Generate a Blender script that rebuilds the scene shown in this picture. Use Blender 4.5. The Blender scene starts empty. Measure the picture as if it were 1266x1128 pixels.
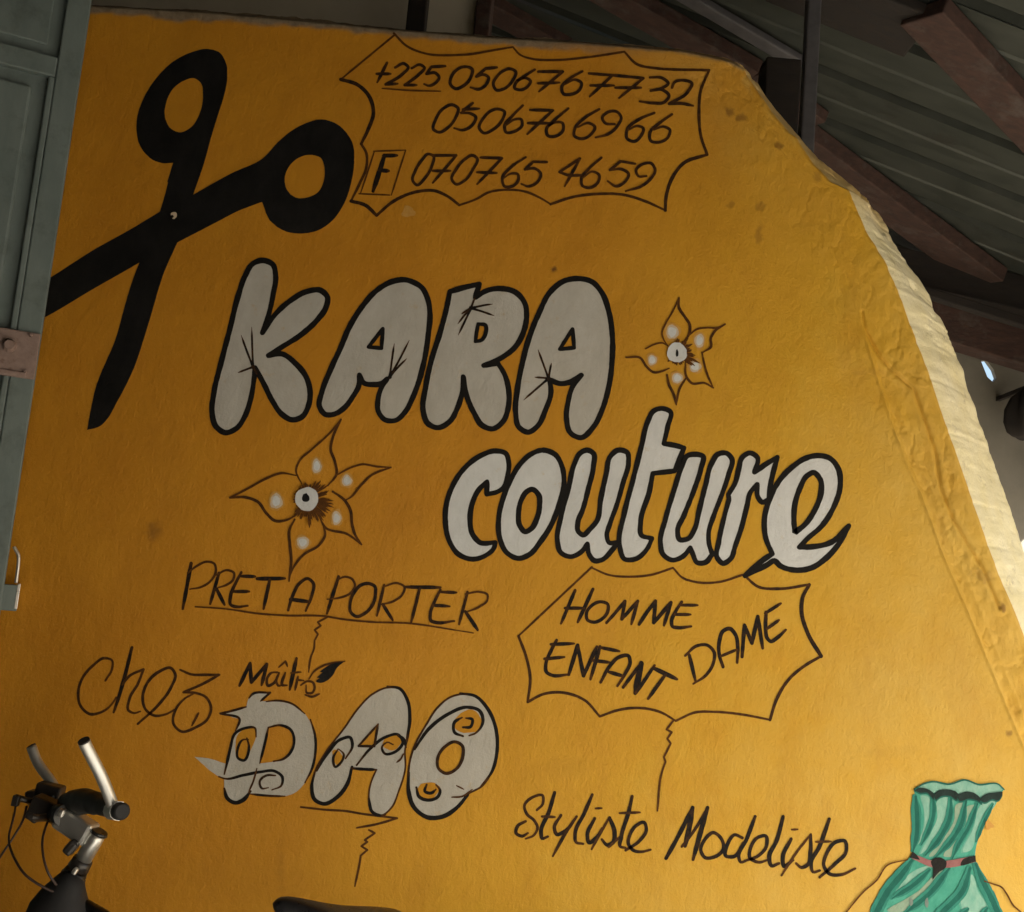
import bpy, bmesh, math, random
import numpy as np
from mathutils import Vector, Matrix
from mathutils.geometry import delaunay_2d_cdt

random.seed(7)
rng = np.random.default_rng(7)
scene = bpy.context.scene
COL = scene.collection

# ------------------------------------------------------------------ camera
CAM = Vector((0.0, -2.6, 1.55)); PITCH = math.radians(7.6); ROLL = math.radians(5.0); FPX = 1300.0
cam_d = bpy.data.cameras.new("camera"); cam = bpy.data.objects.new("camera", cam_d); COL.objects.link(cam)
cam_d.sensor_fit = 'HORIZONTAL'; cam_d.sensor_width = 36.0; cam_d.lens = 36.0 * FPX / 1266.0
cam_d.clip_start = 0.05; cam_d.clip_end = 2000
cam.matrix_world = Matrix.Translation(CAM) @ Matrix.Rotation(math.pi / 2 + PITCH, 4, 'X') @ Matrix.Rotation(ROLL, 4, 'Z')
scene.camera = cam

# ------------------------------------------------------------------ sky, sun, exposure
SUN_EL, SUN_AZ = math.radians(36), math.radians(138)     # azimuth clockwise from +Y
world = bpy.data.worlds.new("World"); scene.world = world; world.use_nodes = True
wn = world.node_tree.nodes; wl = world.node_tree.links
sky = wn.new('ShaderNodeTexSky'); sky.sky_type = 'NISHITA'; sky.sun_disc = False
sky.sun_elevation = SUN_EL; sky.sun_rotation = SUN_AZ; sky.air_density = 1.2; sky.dust_density = 3.0
wl.new(sky.outputs[0], wn['Background'].inputs[0]); wn['Background'].inputs[1].default_value = 0.06
sd = bpy.data.lights.new("sun", 'SUN'); sd.energy = 5.0; sd.angle = math.radians(0.55); sd.color = (1.0, 0.94, 0.84)
sun = bpy.data.objects.new("sun", sd); COL.objects.link(sun)
sdir = Vector((math.sin(SUN_AZ) * math.cos(SUN_EL), math.cos(SUN_AZ) * math.cos(SUN_EL), math.sin(SUN_EL)))
sun.rotation_euler = sdir.to_track_quat('Z', 'Y').to_euler(); sun.location = (6, 3, 9)
scene.view_settings.view_transform = 'Standard'; scene.view_settings.look = 'None'
scene.view_settings.gamma = 1.0; scene.view_settings.use_curve_mapping = False
scene.view_settings.exposure = 2.18

# ------------------------------------------------------------------ survey: drawing units (the photo's pixels) -> metres on a plane y = Y
def at(px, py, Y=0.0):
    a = (px - 633.0) / FPX; b = -(py - 564.0) / FPX
    x = a * math.cos(ROLL) - b * math.sin(ROLL); y = a * math.sin(ROLL) + b * math.cos(ROLL)
    d = Vector((x, math.cos(PITCH) - y * math.sin(PITCH), math.sin(PITCH) + y * math.cos(PITCH)))
    return CAM + d * ((Y - CAM.y) / d.y)

def at_np(px, py, Y=0.0):
    a = (px - 633.0) / FPX; b = -(py - 564.0) / FPX
    x = a * math.cos(ROLL) - b * math.sin(ROLL); y = a * math.sin(ROLL) + b * math.cos(ROLL)
    dy = math.cos(PITCH) - y * math.sin(PITCH); dz = math.sin(PITCH) + y * math.cos(PITCH)
    t = (Y - CAM.y) / dy
    return x * t + CAM.x, dz * t + CAM.z

def to_px(X, Z, Y=0.0):
    vy = Y - CAM.y; vz = Z - CAM.z
    fw = vy * math.cos(PITCH) + vz * math.sin(PITCH); up = -vy * math.sin(PITCH) + vz * math.cos(PITCH)
    x = X / fw; y = up / fw
    a = x * math.cos(ROLL) + y * math.sin(ROLL); b = -x * math.sin(ROLL) + y * math.cos(ROLL)
    return 633.0 + FPX * a, 564.0 - FPX * b

# ------------------------------------------------------------------ noise
def vnoise(x, y, seed=0):
    xi = np.floor(x).astype(np.int64); yi = np.floor(y).astype(np.int64)
    fx = x - xi; fy = y - yi
    fx = fx * fx * (3 - 2 * fx); fy = fy * fy * (3 - 2 * fy)
    def h(a, b):
        n = (a * 374761393 + b * 668265263 + seed * 1442695041) & 0xFFFFFFFF
        n = ((n ^ (n >> 13)) * 1274126177) & 0xFFFFFFFF
        return ((n ^ (n >> 16)) & 0xFFFF) / 65535.0
    return (h(xi, yi) * (1 - fx) + h(xi + 1, yi) * fx) * (1 - fy) + (h(xi, yi + 1) * (1 - fx) + h(xi + 1, yi + 1) * fx) * fy
def fbm(x, y, o=4, seed=0):
    s = 0; a = 0.5
    for k in range(o):
        s = s + a * (vnoise(x, y, seed + k * 17) - 0.5); x = x * 2.03; y = y * 2.03; a *= 0.5
    return s
def sstep(a, b, x):
    t = np.clip((x - a) / (b - a), 0, 1); return t * t * (3 - 2 * t)

# ------------------------------------------------------------------ materials
def new_mat(name):
    m = bpy.data.materials.new(name); m.use_nodes = True
    nt = m.node_tree; return m, nt, nt.nodes['Principled BSDF']
def N(nt, t, **kw):
    n = nt.nodes.new(t)
    for k, v in kw.items(): setattr(n, k, v)
    return n
def noise(nt, co, scale, detail=4, rough=0.6, dist=0.0):
    n = N(nt, 'ShaderNodeTexNoise'); n.inputs['Scale'].default_value = scale; n.inputs['Detail'].default_value = detail
    n.inputs['Roughness'].default_value = rough; n.inputs['Distortion'].default_value = dist
    nt.links.new(co, n.inputs['Vector']); return n.outputs['Fac']
def mapr(nt, v, a, b, c=0.0, d=1.0):
    n = N(nt, 'ShaderNodeMapRange'); n.inputs[1].default_value = a; n.inputs[2].default_value = b
    n.inputs[3].default_value = c; n.inputs[4].default_value = d; nt.links.new(v, n.inputs[0]); return n.outputs[0]
def mixc(nt, f, a, b, mode='MIX'):
    n = N(nt, 'ShaderNodeMix', data_type='RGBA', blend_type=mode)
    for sock, v in ((n.inputs[0], f), (n.inputs[6], a), (n.inputs[7], b)):
        if isinstance(v, (int, float)): sock.default_value = v
        elif isinstance(v, tuple): sock.default_value = (*v, 1)
        else: nt.links.new(v, sock)
    return n.outputs[2]
def math_n(nt, op, a, b):
    n = N(nt, 'ShaderNodeMath', operation=op)
    for i, v in enumerate((a, b)):
        if isinstance(v, (int, float)): n.inputs[i].default_value = v
        else: nt.links.new(v, n.inputs[i])
    return n.outputs[0]
def pos(nt): return N(nt, 'ShaderNodeNewGeometry').outputs['Position']
def scaled(nt, v, s):
    n = N(nt, 'ShaderNodeMapping'); n.inputs['Scale'].default_value = s; nt.links.new(v, n.inputs[0]); return n.outputs[0]
def attr(nt, name):
    return N(nt, 'ShaderNodeAttribute', attribute_name=name).outputs['Fac']

def plaster_bump(nt, bsdf, k=1.0):
    """the plaster's relief, shared by the wall and by the paint that lies on it"""
    p = pos(nt)
    a = noise(nt, p, 3.2, 3, .55); b = noise(nt, scaled(nt, p, (1.25, 1, .8)), 34, 5, .66, .2); c = noise(nt, p, 150, 3, .7)
    h = math_n(nt, 'ADD', math_n(nt, 'MULTIPLY', a, .010), math_n(nt, 'ADD', math_n(nt, 'MULTIPLY', b, .0034), math_n(nt, 'MULTIPLY', c, .0017)))
    bm = N(nt, 'ShaderNodeBump'); bm.inputs['Strength'].default_value = .8 * k; bm.inputs['Distance'].default_value = 1.0
    nt.links.new(h, bm.inputs['Height']); nt.links.new(bm.outputs[0], bsdf.inputs['Normal'])

def make_wall_mat():
    m, nt, b = new_mat('ochre_wall_paint'); p = pos(nt)
    base = mixc(nt, mapr(nt, noise(nt, p, 2.4, 5, .6), .35, .68), (.56, .232, .011), (.64, .288, .016))
    base = mixc(nt, mapr(nt, noise(nt, scaled(nt, p, (1, 1, .35)), 17, 6, .7), .42, .75, 0, .40), base, (.50, .20, .010))
    base = mixc(nt, mapr(nt, noise(nt, p, 120, 3, .7), .56, .78, 0, .22), base, (.72, .44, .09))
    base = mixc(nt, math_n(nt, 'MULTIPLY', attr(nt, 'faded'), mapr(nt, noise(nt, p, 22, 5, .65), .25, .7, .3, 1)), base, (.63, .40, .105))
    tone = math_n(nt, 'MULTIPLY', attr(nt, 'light_tone'), mapr(nt, noise(nt, p, 6, 5, .65), .2, .8, .55, 1))  # paler, yellower tone painted in toward the brightly lit lower right
    base = mixc(nt, mapr(nt, tone, 0, .45), base, (.66, .365, .020))
    base = mixc(nt, mapr(nt, tone, .40, 1.0, 0, .95), base, (.70, .50, .13))
    base = mixc(nt, mapr(nt, noise(nt, scaled(nt, p, (1, 1, .5)), 5, 7, .72), .50, .72, 0, .30), base, (.40, .17, .010))
    base = mixc(nt, mapr(nt, noise(nt, p, 34, 5, .7), .60, .76, 0, .35), base, (.42, .19, .014))
    base = mixc(nt, attr(nt, 'stain'), base, (.17, .072, .012))
    mort = mixc(nt, mapr(nt, noise(nt, p, 40, 5, .7), .3, .7), (.16, .115, .07), (.30, .24, .16))
    base = mixc(nt, attr(nt, 'bare'), base, mort)
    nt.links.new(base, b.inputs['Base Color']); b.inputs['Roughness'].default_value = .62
    b.inputs['Specular IOR Level'].default_value = .35
    plaster_bump(nt, b); return m
def make_edge_mat():
    m, nt, b = new_mat('faded_edge_paint'); p = pos(nt)
    base = mixc(nt, mapr(nt, noise(nt, p, 9, 5, .6), .3, .7), (.86, .76, .42), (.91, .84, .57))
    base = mixc(nt, mapr(nt, noise(nt, p, 20, 6, .72), .58, .70, 0, .6), base, (.42, .36, .24))
    base = mixc(nt, attr(nt, 'bare'), base, (.50, .30, .06))
    nt.links.new(base, b.inputs['Base Color']); b.inputs['Roughness'].default_value = .7
    plaster_bump(nt, b, 1.2); return m
def make_ink():
    m, nt, b = new_mat('black_brush_paint'); p = pos(nt)
    i = math_n(nt, 'ADD', attr(nt, 'ink'), mapr(nt, noise(nt, p, 70, 4, .65), .3, .7, -.28, .22))
    base = mixc(nt, i, (.145, .052, .006), (.008, .007, .006))
    nt.links.new(base, b.inputs['Base Color']); b.inputs['Roughness'].default_value = .7; b.inputs['Specular IOR Level'].default_value = .2
    plaster_bump(nt, b, .8); return m
def make_paint(name, c1, c2, sc=30, rough=.55, streak=(1, 1, .6), thin=None):
    m, nt, b = new_mat(name); p = pos(nt)
    base = mixc(nt, mapr(nt, noise(nt, scaled(nt, p, streak), sc, 6, .7), .3, .72), c1, c2)
    base = mixc(nt, mapr(nt, noise(nt, p, 9, 3, .5), .4, .75, 0, .35), base, c1)
    if thin: base = mixc(nt, mapr(nt, noise(nt, p, 26, 7, .75), .585, .70, 0, .55), base, thin)
    nt.links.new(base, b.inputs['Base Color']); b.inputs['Roughness'].default_value = rough + .15; b.inputs['Specular IOR Level'].default_value = .2
    plaster_bump(nt, b, .8); return m
M_WALL, M_EDGE, M_INK = make_wall_mat(), make_edge_mat(), make_ink()
M_WHITE = make_paint('grey_white_paint', (.46, .44, .385), (.57, .555, .505), 16, thin=(.50, .36, .17))
M_SILVER = make_paint('bluish_white_paint', (.60, .615, .61), (.74, .76, .76), 16, thin=(.56, .46, .27))
M_DAB = make_paint('thin_white_paint', (.58, .44, .28), (.66, .58, .46), 60)
M_OCHRE = make_paint('ochre_touch_paint', (.52, .235, .016), (.60, .29, .024))
M_BLACK = make_paint('solid_black_paint', (.004, .004, .004), (.017, .016, .015), 14, .45)
M_TEAL = make_paint('teal_paint', (.045, .30, .22), (.10, .44, .33), 26)
M_TEALD = make_paint('dark_teal_paint', (.008, .105, .085), (.016, .16, .12), 40)
M_TEALL = make_paint('pale_teal_paint', (.17, .43, .34), (.34, .56, .46), 40)
M_SAND = make_paint('sandy_highlight_paint', (.20, .37, .28), (.36, .43, .31), 40)
M_PINK = make_paint('faded_pink_paint', (.26, .10, .11), (.36, .17, .16), 50)
M_TEALM = make_paint('mid_teal_paint', (.024, .20, .155), (.045, .28, .21), 40)
M_TEALP = make_paint('soft_teal_paint', (.10, .36, .28), (.18, .47, .37), 40)
M_SOOT = make_paint('green_black_paint', (.010, .022, .020), (.020, .045, .040), 40)
M_MAUVE = make_paint('mauve_smear_paint', (.16, .26, .23), (.26, .28, .26), 50)
M_DUST = make_paint('dusty_smudge_paint', (.58, .29, .05), (.62, .36, .10), 60)

def simple_mat(name, c1, c2, sc, rough=.6, metal=0.0, bump=.0, streak=(1, 1, 1), c3=None, t3=(.6, .72)):
    m, nt, b = new_mat(name); p = pos(nt)
    f = noise(nt, scaled(nt, p, streak), sc, 6, .65)
    base = mixc(nt, mapr(nt, f, .3, .7), c1, c2)
    if c3: base = mixc(nt, mapr(nt, noise(nt, p, sc * .6, 6, .7), t3[0], t3[1], 0, .85), base, c3)
    nt.links.new(base, b.inputs['Base Color']); b.inputs['Metallic'].default_value = metal
    nt.links.new(mapr(nt, f, .3, .7, max(rough - .1, .05), min(rough + .1, 1)), b.inputs['Roughness'])
    if bump:
        bm = N(nt, 'ShaderNodeBump'); bm.inputs['Strength'].default_value = .6; bm.inputs['Distance'].default_value = bump
        nt.links.new(f, bm.inputs['Height']); nt.links.new(bm.outputs[0], b.inputs['Normal'])
    return m
M_DOOR = simple_mat('grey_green_door_paint', (.115, .150, .142), (.165, .205, .193), 18, .55, 0, .002, (1, 1, .35), (.07, .085, .075), (.52, .78))
M_HASP = simple_mat('rusty_primer', (.21, .145, .12), (.29, .21, .18), 60, .6, 0, .002, (1, 1, 1), (.13, .06, .04))
M_STEEL = simple_mat('bare_bright_steel', (.55, .54, .50), (.68, .66, .62), 80, .35, .85)
M_RAFTER = simple_mat('dusty_red_brown_timber', (.036, .020, .016), (.085, .046, .036), 14, .9, 0, .006, (1, 3, 3), (.10, .082, .072), (.52, .72))
M_DARKTIM = simple_mat('smoked_timber', (.012, .010, .009), (.030, .023, .019), 12, .85, 0, .004, (1, 3, 3))
M_ROOF = simple_mat('dull_galvanised_sheet', (.040, .047, .040), (.068, .075, .064), 7, .55, .35, .001, (1, 3, 1), (.030, .024, .018), (.6, .8))
M_POST = simple_mat('grey_steel_post', (.085, .084, .092), (.14, .137, .148), 20, .55, .3)
M_CEMENT = simple_mat('grey_cement_render', (.19, .18, .15), (.26, .245, .205), 6, .85, 0, .004)
M_LIME = simple_mat('limewashed_render', (.56, .52, .43), (.66, .62, .52), 5, .9, 0, .004, (1, 1, 1), (.34, .30, .24))
M_BAG = simple_mat('black_nylon', (.006, .006, .007), (.012, .012, .013), 60, .7)
M_BLOCK = simple_mat('dark_boards', (.06, .05, .045), (.09, .08, .07), 5, .9, 0, .006)  # kept dark to cut bounce light inside the shed
M_DIRT = simple_mat('trodden_earth', (.28, .245, .20), (.36, .32, .27), 3, .95, 0, .02)
M_RUBBER = simple_mat('black_rubber', (.012, .012, .012), (.022, .021, .020), 50, .55)
M_PLASTIC = simple_mat('dark_plastic', (.018, .016, .015), (.035, .030, .027), 40, .38)
M_FRAME = simple_mat('black_frame_enamel', (.010, .011, .012), (.02, .021, .022), 30, .32)
M_ALLOY = simple_mat('worn_alloy', (.58, .58, .56), (.68, .68, .65), 12, .40, .85)
M_SLAB = simple_mat('pale_bounce_slab', (.48, .46, .41), (.58, .555, .50), 6, .85, 0, .004)
M_CABLE = simple_mat('brown_black_cable', (.03, .014, .010), (.045, .022, .016), 60, .5)
M_SADDLE = simple_mat('black_saddle_vinyl', (.012, .012, .013), (.026, .026, .028), 60, .34, 0, .0006)
M_SACK = simple_mat('dark_cloth', (.010, .008, .007), (.022, .017, .014), 20, .9)

# ------------------------------------------------------------------ object helpers
def link(name, me, parent=None):
    o = bpy.data.objects.new(name, me); COL.objects.link(o)
    if parent is not None: o.parent = parent
    return o
def tag(o, label=None, cat=None, group=None, kind=None):
    if label: o['label'] = label
    if cat: o['category'] = cat
    if group: o['group'] = group
    if kind: o['kind'] = kind
    return o
def root(name, label, cat, loc=(0, 0, 0), group=None):
    o = link(name, None); o.location = loc; return tag(o, label, cat, group)
def from_bm(name, bm, mat, parent=None, smooth=False, bevel=0):
    me = bpy.data.meshes.new(name); bm.normal_update(); bm.to_mesh(me); bm.free()
    me.materials.append(mat)
    if smooth:
        for p in me.polygons: p.use_smooth = True
    o = link(name, me, parent)
    if parent is not None and parent.type == 'EMPTY':
        o.matrix_parent_inverse = Matrix.Translation(parent.location).inverted()
    if bevel:
        md = o.modifiers.new('bevel', 'BEVEL'); md.width = bevel; md.segments = 2; md.limit_method = 'ANGLE'
    return o
def box_bm(bm, size, mw):
    r = bmesh.ops.create_cube(bm, size=1.0, matrix=mw @ Matrix.Diagonal((*size, 1)))
    return r['verts']
def beam_bm(bm, p, q, w, h, up=Vector((0, 0, 1))):
    """a squared timber from p to q; w across, h along up"""
    p, q = Vector(p), Vector(q); x = (q - p).normalized(); y = up.cross(x).normalized(); z = x.cross(y)
    rot = Matrix((x, y, z)).transposed().to_4x4()
    return box_bm(bm, ((q - p).length, w, h), Matrix.Translation((p + q) / 2) @ rot)
def tube_bm(bm, pts, radii, seg=12, cap=True):
    pts = [Vector(p) for p in pts]
    if not isinstance(radii, (list, tuple)): radii = [radii] * len(pts)
    rings = []; prev = None
    for i, p in enumerate(pts):
        t = (pts[min(i + 1, len(pts) - 1)] - pts[max(i - 1, 0)]).normalized()
        if prev is None:
            a = t.orthogonal().normalized()
        else:
            a = (prev - t * prev.dot(t)).normalized()
        prev = a; b = t.cross(a)
        rings.append([bm.verts.new(p + (a * math.cos(2 * math.pi * k / seg) + b * math.sin(2 * math.pi * k / seg)) * radii[i]) for k in range(seg)])
    for r0, r1 in zip(rings, rings[1:]):
        for k in range(seg): bm.faces.new((r0[k], r0[(k + 1) % seg], r1[(k + 1) % seg], r1[k]))
    if cap:
        bm.faces.new(rings[0][::-1]); bm.faces.new(rings[-1])
def tube(name, pts, radii, mat, parent, seg=12, smooth=True):
    bm = bmesh.new(); tube_bm(bm, pts, radii, seg); o = from_bm(name, bm, mat, parent, False)
    for p in o.data.polygons: p.use_smooth = len(p.vertices) == 4
    return o
def curve3(pts, n=8):
    pts = [Vector(p) for p in pts]; out = []
    P = [pts[0]] + pts + [pts[-1]]
    for i in range(1, len(P) - 2):
        for k in range(n):
            t = k / n
            out.append(.5 * ((2 * P[i]) + (P[i + 1] - P[i - 1]) * t + (2 * P[i - 1] - 5 * P[i] + 4 * P[i + 1] - P[i + 2]) * t * t + (3 * P[i] - P[i - 1] - 3 * P[i + 1] + P[i + 2]) * t ** 3))
    out.append(pts[-1]); return out

# ================================================================== the setting
bm = bmesh.new()
bmesh.ops.create_grid(bm, x_segments=40, y_segments=40, size=300)
tag(from_bm('ground', bm, M_DIRT), kind='structure')

bm = bmesh.new(); box_bm(bm, (3.9, 2.4, .05), Matrix.Translation((.7, -1.75, .022)))  # pale slab added out of view to bounce sunlight up the wall
tag(from_bm('bounce_slab', bm, M_SLAB, bevel=.01), kind='structure')

# ---- the painted wall -------------------------------------------------------
wall = root('painted_wall', 'ochre yellow plastered wall with black and white hand-painted tailor shop signwriting', 'wall')
INNER = [(915, 75), (925, 95), (950, 130), (978, 165), (985, 168), (1000, 190), (1030, 225), (1049, 234), (1062, 262), (1075, 290), (1095, 325), (1112, 365), (1130, 412),
         (1150, 460), (1168, 515), (1184, 560), (1200, 605), (1215, 650), (1235, 705), (1255, 752), (1266, 780), (1290, 842)]
OUTER = [(915.2, 75), (925.2, 95), (950.2, 130), (978.3, 165), (985.3, 168), (1000.5, 190), (1031, 225), (1050, 232), (1070, 245), (1085, 262), (1095, 280), (1110, 309), (1126, 326), (1150, 365), (1170, 410),
         (1185, 450), (1203, 500), (1225, 560), (1245, 620), (1266, 682), (1290, 752)]
TH = 0.20
def edge_fn(px, Y):
    a = np.array([at(x, y, Y)[:] for x, y in px]); z = a[:, 2][::-1]; x = a[:, 0][::-1]
    z0, x0 = z[0], x[0]
    zz = np.concatenate([[0.0, .45], z]); xx = np.concatenate([[x0 + .30, x0 + .26], x])
    return lambda Z: np.interp(Z, zz, xx)
xin, xout = edge_fn(INNER, 0.0), edge_fn(OUTER, TH)
ZTOP = 2.992; XL = -2.3
RIDGE = [(1066, 372), (1070, 419), (1088, 477), (1100, 515), (1123, 578), (1138, 608), (1166, 686), (1194, 750), (1232, 843), (1266, 925), (1330, 1080)]
CRACK = [(1066, 385), (1070, 408), (1088, 440), (1108, 462), (1130, 480), (1139, 505), (1158, 560), (1163, 600), (1178, 640), (1196, 672), (1214, 700), (1236, 752)]
def dist_poly(px, py, P):
    best = np.full(px.shape, 1e9); side = np.zeros(px.shape)
    for (ax, ay), (bx, by) in zip(P, P[1:]):
        dx, dy = bx - ax, by - ay; L2 = dx * dx + dy * dy
        t = np.clip(((px - ax) * dx + (py - ay) * dy) / L2, 0, 1)
        ex, ey = px - ax - t * dx, py - ay - t * dy; d = np.hypot(ex, ey)
        m = d < best; best = np.where(m, d, best); side = np.where(m, np.sign(dx * ey - dy * ex), side)
    return best, side
def relief(px, py, edge_px):
    """metres the plaster stands proud of the wall plane"""
    d, s = dist_poly(px, py, RIDGE); sd_ = -d * s                    # >0 right of the ridge
    sd_ = np.where(py < 372, px - 1066 + (372 - py) * .42, sd_)
    right = sstep(-2, 6, sd_) * sstep(330, 420, py)
    h = .0042 * np.exp(-(sd_ / 1.7) ** 2) * sstep(395, 440, py)
    h = h + .0020 * np.exp(-((sd_ - 15) / 3) ** 2) * sstep(470, 520, py)
    h = h - .0050 * right
    dc, _ = dist_poly(px, py, CRACK)
    h = h - .0055 * np.exp(-(dc / 1.6) ** 2) + .0022 * np.exp(-((dc - 5) / 4) ** 2) * right
    lump = fbm(px / 46, py / 60, 6, 3) + .8 * np.abs(fbm(px / 15, py / 22, 5, 9)) - .22 * np.exp(-(fbm(px / 34, py / 50, 5, 14) / .022) ** 2)
    near = sstep(150, 40, edge_px - px) * sstep(930, 500, py)
    h = h + lump * (.0092 * right + 0.0062 * near * (1 - right))
    h = h + .0 * px
    return h
# rows from the ground up, columns closer together towards the broken edge
rows = np.concatenate([np.linspace(0, .68, 12)[:-1], np.linspace(.68, ZTOP, 600)])
cols = np.concatenate([np.linspace(0, .55, 120)[:-1], np.linspace(.55, .8, 110)[:-1], np.linspace(.8, 1, 260)])
ZZ, SS = np.meshgrid(rows, cols, indexing='ij')
xr = xin(rows); rag = .010 * fbm(rows * 30, rows * 0 + 3.3, 4, 5)
jz = sstep(2.1, 2.5, rows) * sstep(2.99, 2.93, rows)
jag = .026 * fbm(rows * 15, rows * 0 + 2.2, 5, 15) * jz
jag2 = (.034 * fbm(rows * 15, rows * 0 + 2.9, 5, 15) + .012 * np.abs(fbm(rows * 60, rows * 0 + 4.4, 3, 23))) * (.25 + .75 * jz)
xr = xr + jag
XX = XL + (xr[:, None] - XL) * SS
topfac = sstep(ZTOP - .06, ZTOP, ZZ)
TOPLINE = [(100, 1), (250, 9), (390, 21), (500, 32), (600, 40), (730, 47.5), (850, 58), (900, 69), (916, 76)]
ztop_x = np.interp(XX, [at(*q)[0] for q in TOPLINE], [at(*q)[2] - ZTOP for q in TOPLINE])
ZZ = ZZ + topfac * (ztop_x + .016 * fbm(XX * 9, XX * 0 + 1.7, 4, 31) + .006 * fbm(XX * 55, XX * 0 + .4, 3, 33))
PX, PY = to_px(XX, ZZ)
EPX = PX[:, -1:]
REL = relief(PX, PY, EPX)
YY = -REL
YY = YY + .016 * sstep(.016, 0, np.abs(ZTOP + ztop_x - ZZ)) * np.ones_like(ZZ)          # worn top arris
edge_soft = np.exp(-((EPX - PX) / 3.0) ** 2); YY = YY + .006 * edge_soft
nr, nc = XX.shape
verts = np.stack([XX, YY, ZZ], -1).reshape(-1, 3)
idx = np.arange(nr * nc).reshape(nr, nc)
faces = np.stack([idx[:-1, :-1], idx[:-1, 1:], idx[1:, 1:], idx[1:, :-1]], -1).reshape(-1, 4)
def grid_mesh(name, verts, faces, mat, parent):
    me = bpy.data.meshes.new(name); me.from_pydata(verts.tolist(), [], faces.tolist()); me.materials.append(mat)
    me.polygons.foreach_set('use_smooth', [True] * len(me.polygons)); me.update()
    return link(name, me, parent)
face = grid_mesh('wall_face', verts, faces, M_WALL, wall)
def fattr(me, name, arr):
    a = me.attributes.new(name, 'FLOAT', 'POINT'); a.data.foreach_set('value', np.ascontiguousarray(arr, dtype=np.float32).ravel())
stain = np.zeros_like(PX)
nz = fbm(PX / 6, PY / 7, 5, 77)
for sx, sy, rx, ry, k in [(190, 657, 11, 13, .55), (193, 655, 5, 5, .5), (685, 333, 3.2, 3.6, .95), (903, 140, 9, 5, .6), (914, 146, 6, 5, .6), (962, 180, 5, 5, .6), (904, 253, 5, 5, .4),
                          (345, 1075, 3, 45, .22), (860, 600, 16, 16, .10), (1010, 218, 4, 6, .4), (938, 290, 5, 12, .35), (940, 255, 6, 5, .35), (1239, 752, 4, 6, .7), (1248, 908, 4, 4, .6),
                          (1215, 712, 15, 9, .3), (1080, 460, 30, 4, .12), (700, 950, 30, 16, .08), (1105, 930, 50, 8, .06), (990, 600, 60, 60, .05)]:
    q = np.hypot((PX - sx) / rx, (PY - sy) / ry) + nz * (2.2 if sx > 880 else .7)
    stain = np.maximum(stain, k * sstep(1.25, .45, q))
fattr(face.data, 'stain', stain)
d, s = dist_poly(PX, PY, RIDGE)
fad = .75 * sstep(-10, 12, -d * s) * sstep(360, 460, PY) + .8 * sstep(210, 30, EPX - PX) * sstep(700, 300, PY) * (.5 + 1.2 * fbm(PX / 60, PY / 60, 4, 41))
tone = sstep(-.75, 1.15, XX - (ZZ - 1.2) * .40 + .5 * fbm(XX * 1.3, ZZ * 1.3, 4, 88))  # mask of the painted light tone, rising to the lower right
fattr(face.data, 'light_tone', .85 * tone)
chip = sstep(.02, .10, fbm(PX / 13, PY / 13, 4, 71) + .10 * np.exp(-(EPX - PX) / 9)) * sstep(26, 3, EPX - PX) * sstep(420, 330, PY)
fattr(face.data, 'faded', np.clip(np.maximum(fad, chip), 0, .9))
bw = .034 + .030 * fbm(XX * 4, XX * 0 + 5.1, 4, 51) + .022 * fbm(XX * 30, ZZ * 30, 3, 53)
ZT = ZTOP + ztop_x
bare = sstep(ZT - bw - .008, ZT - bw + .006, ZZ) * sstep(.35, -.1, XX) + .8 * sstep(ZT - .4 * bw - .01, ZT - .4 * bw, ZZ) * sstep(-.1, .3, XX)
fattr(face.data, 'bare', np.clip(bare, 0, 1))

# the broken, rounded right edge (seen obliquely), then the back and the top of the masonry
K = 16
xo = xout(rows) + jag2; xo = np.maximum(xo, xr + .012)
E = []
for k in range(K + 1):
    t = k / K
    x = xr + (xo - xr) * (t ** .92); y = YY[:, -1] + (TH - YY[:, -1]) * t ** 1.15
    lump = fbm(rows * 7, rows * 0 + t * 1.6, 5, 61) * .011 * math.sin(math.pi * t) + (fbm(rows * 30, rows * 0 + t * 6, 4, 63) * .004 - .008 * sstep(.10, .20, fbm(rows * 18, rows * 0 + t * 4, 4, 65))) * min(1, 4 * t) * (.25 + .75 * sstep(2.2, 2.55, rows))
    E.append(np.stack([x + lump * .6 + rag * t ** 3, y - lump, ZZ[:, -1]], -1))
E.append(np.stack([xo + .004, np.full_like(rows, .27), ZZ[:, -1]], -1))
E.append(np.stack([np.full_like(rows, XL), np.full_like(rows, .27), ZZ[:, -1]], -1))
E.append(np.stack([np.full_like(rows, XL), YY[:, 0], ZZ[:, -1]], -1))
E = np.stack(E, 1); ne = E.shape[1]
idx = np.arange(nr * ne).reshape(nr, ne)
ef = np.stack([idx[:-1, :-1], idx[:-1, 1:], idx[1:, 1:], idx[1:, :-1]], -1).reshape(-1, 4)
edge = grid_mesh('wall_edge', E.reshape(-1, 3), ef, M_EDGE, wall)
tag(edge, 'pale yellow chipped broken edge of the wall')
eb = np.zeros((nr, ne)); eb[:, :] = (sstep(2.55, 2.75, rows) * .8)[:, None]
fattr(edge.data, 'bare', eb)
bm = bmesh.new()
box_bm(bm, (.5 - XL, .25, .02), Matrix.Translation(((.5 + XL) / 2 - .01, .142, ZTOP - .022)))
from_bm('wall_top', bm, M_BLOCK, wall)

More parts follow.
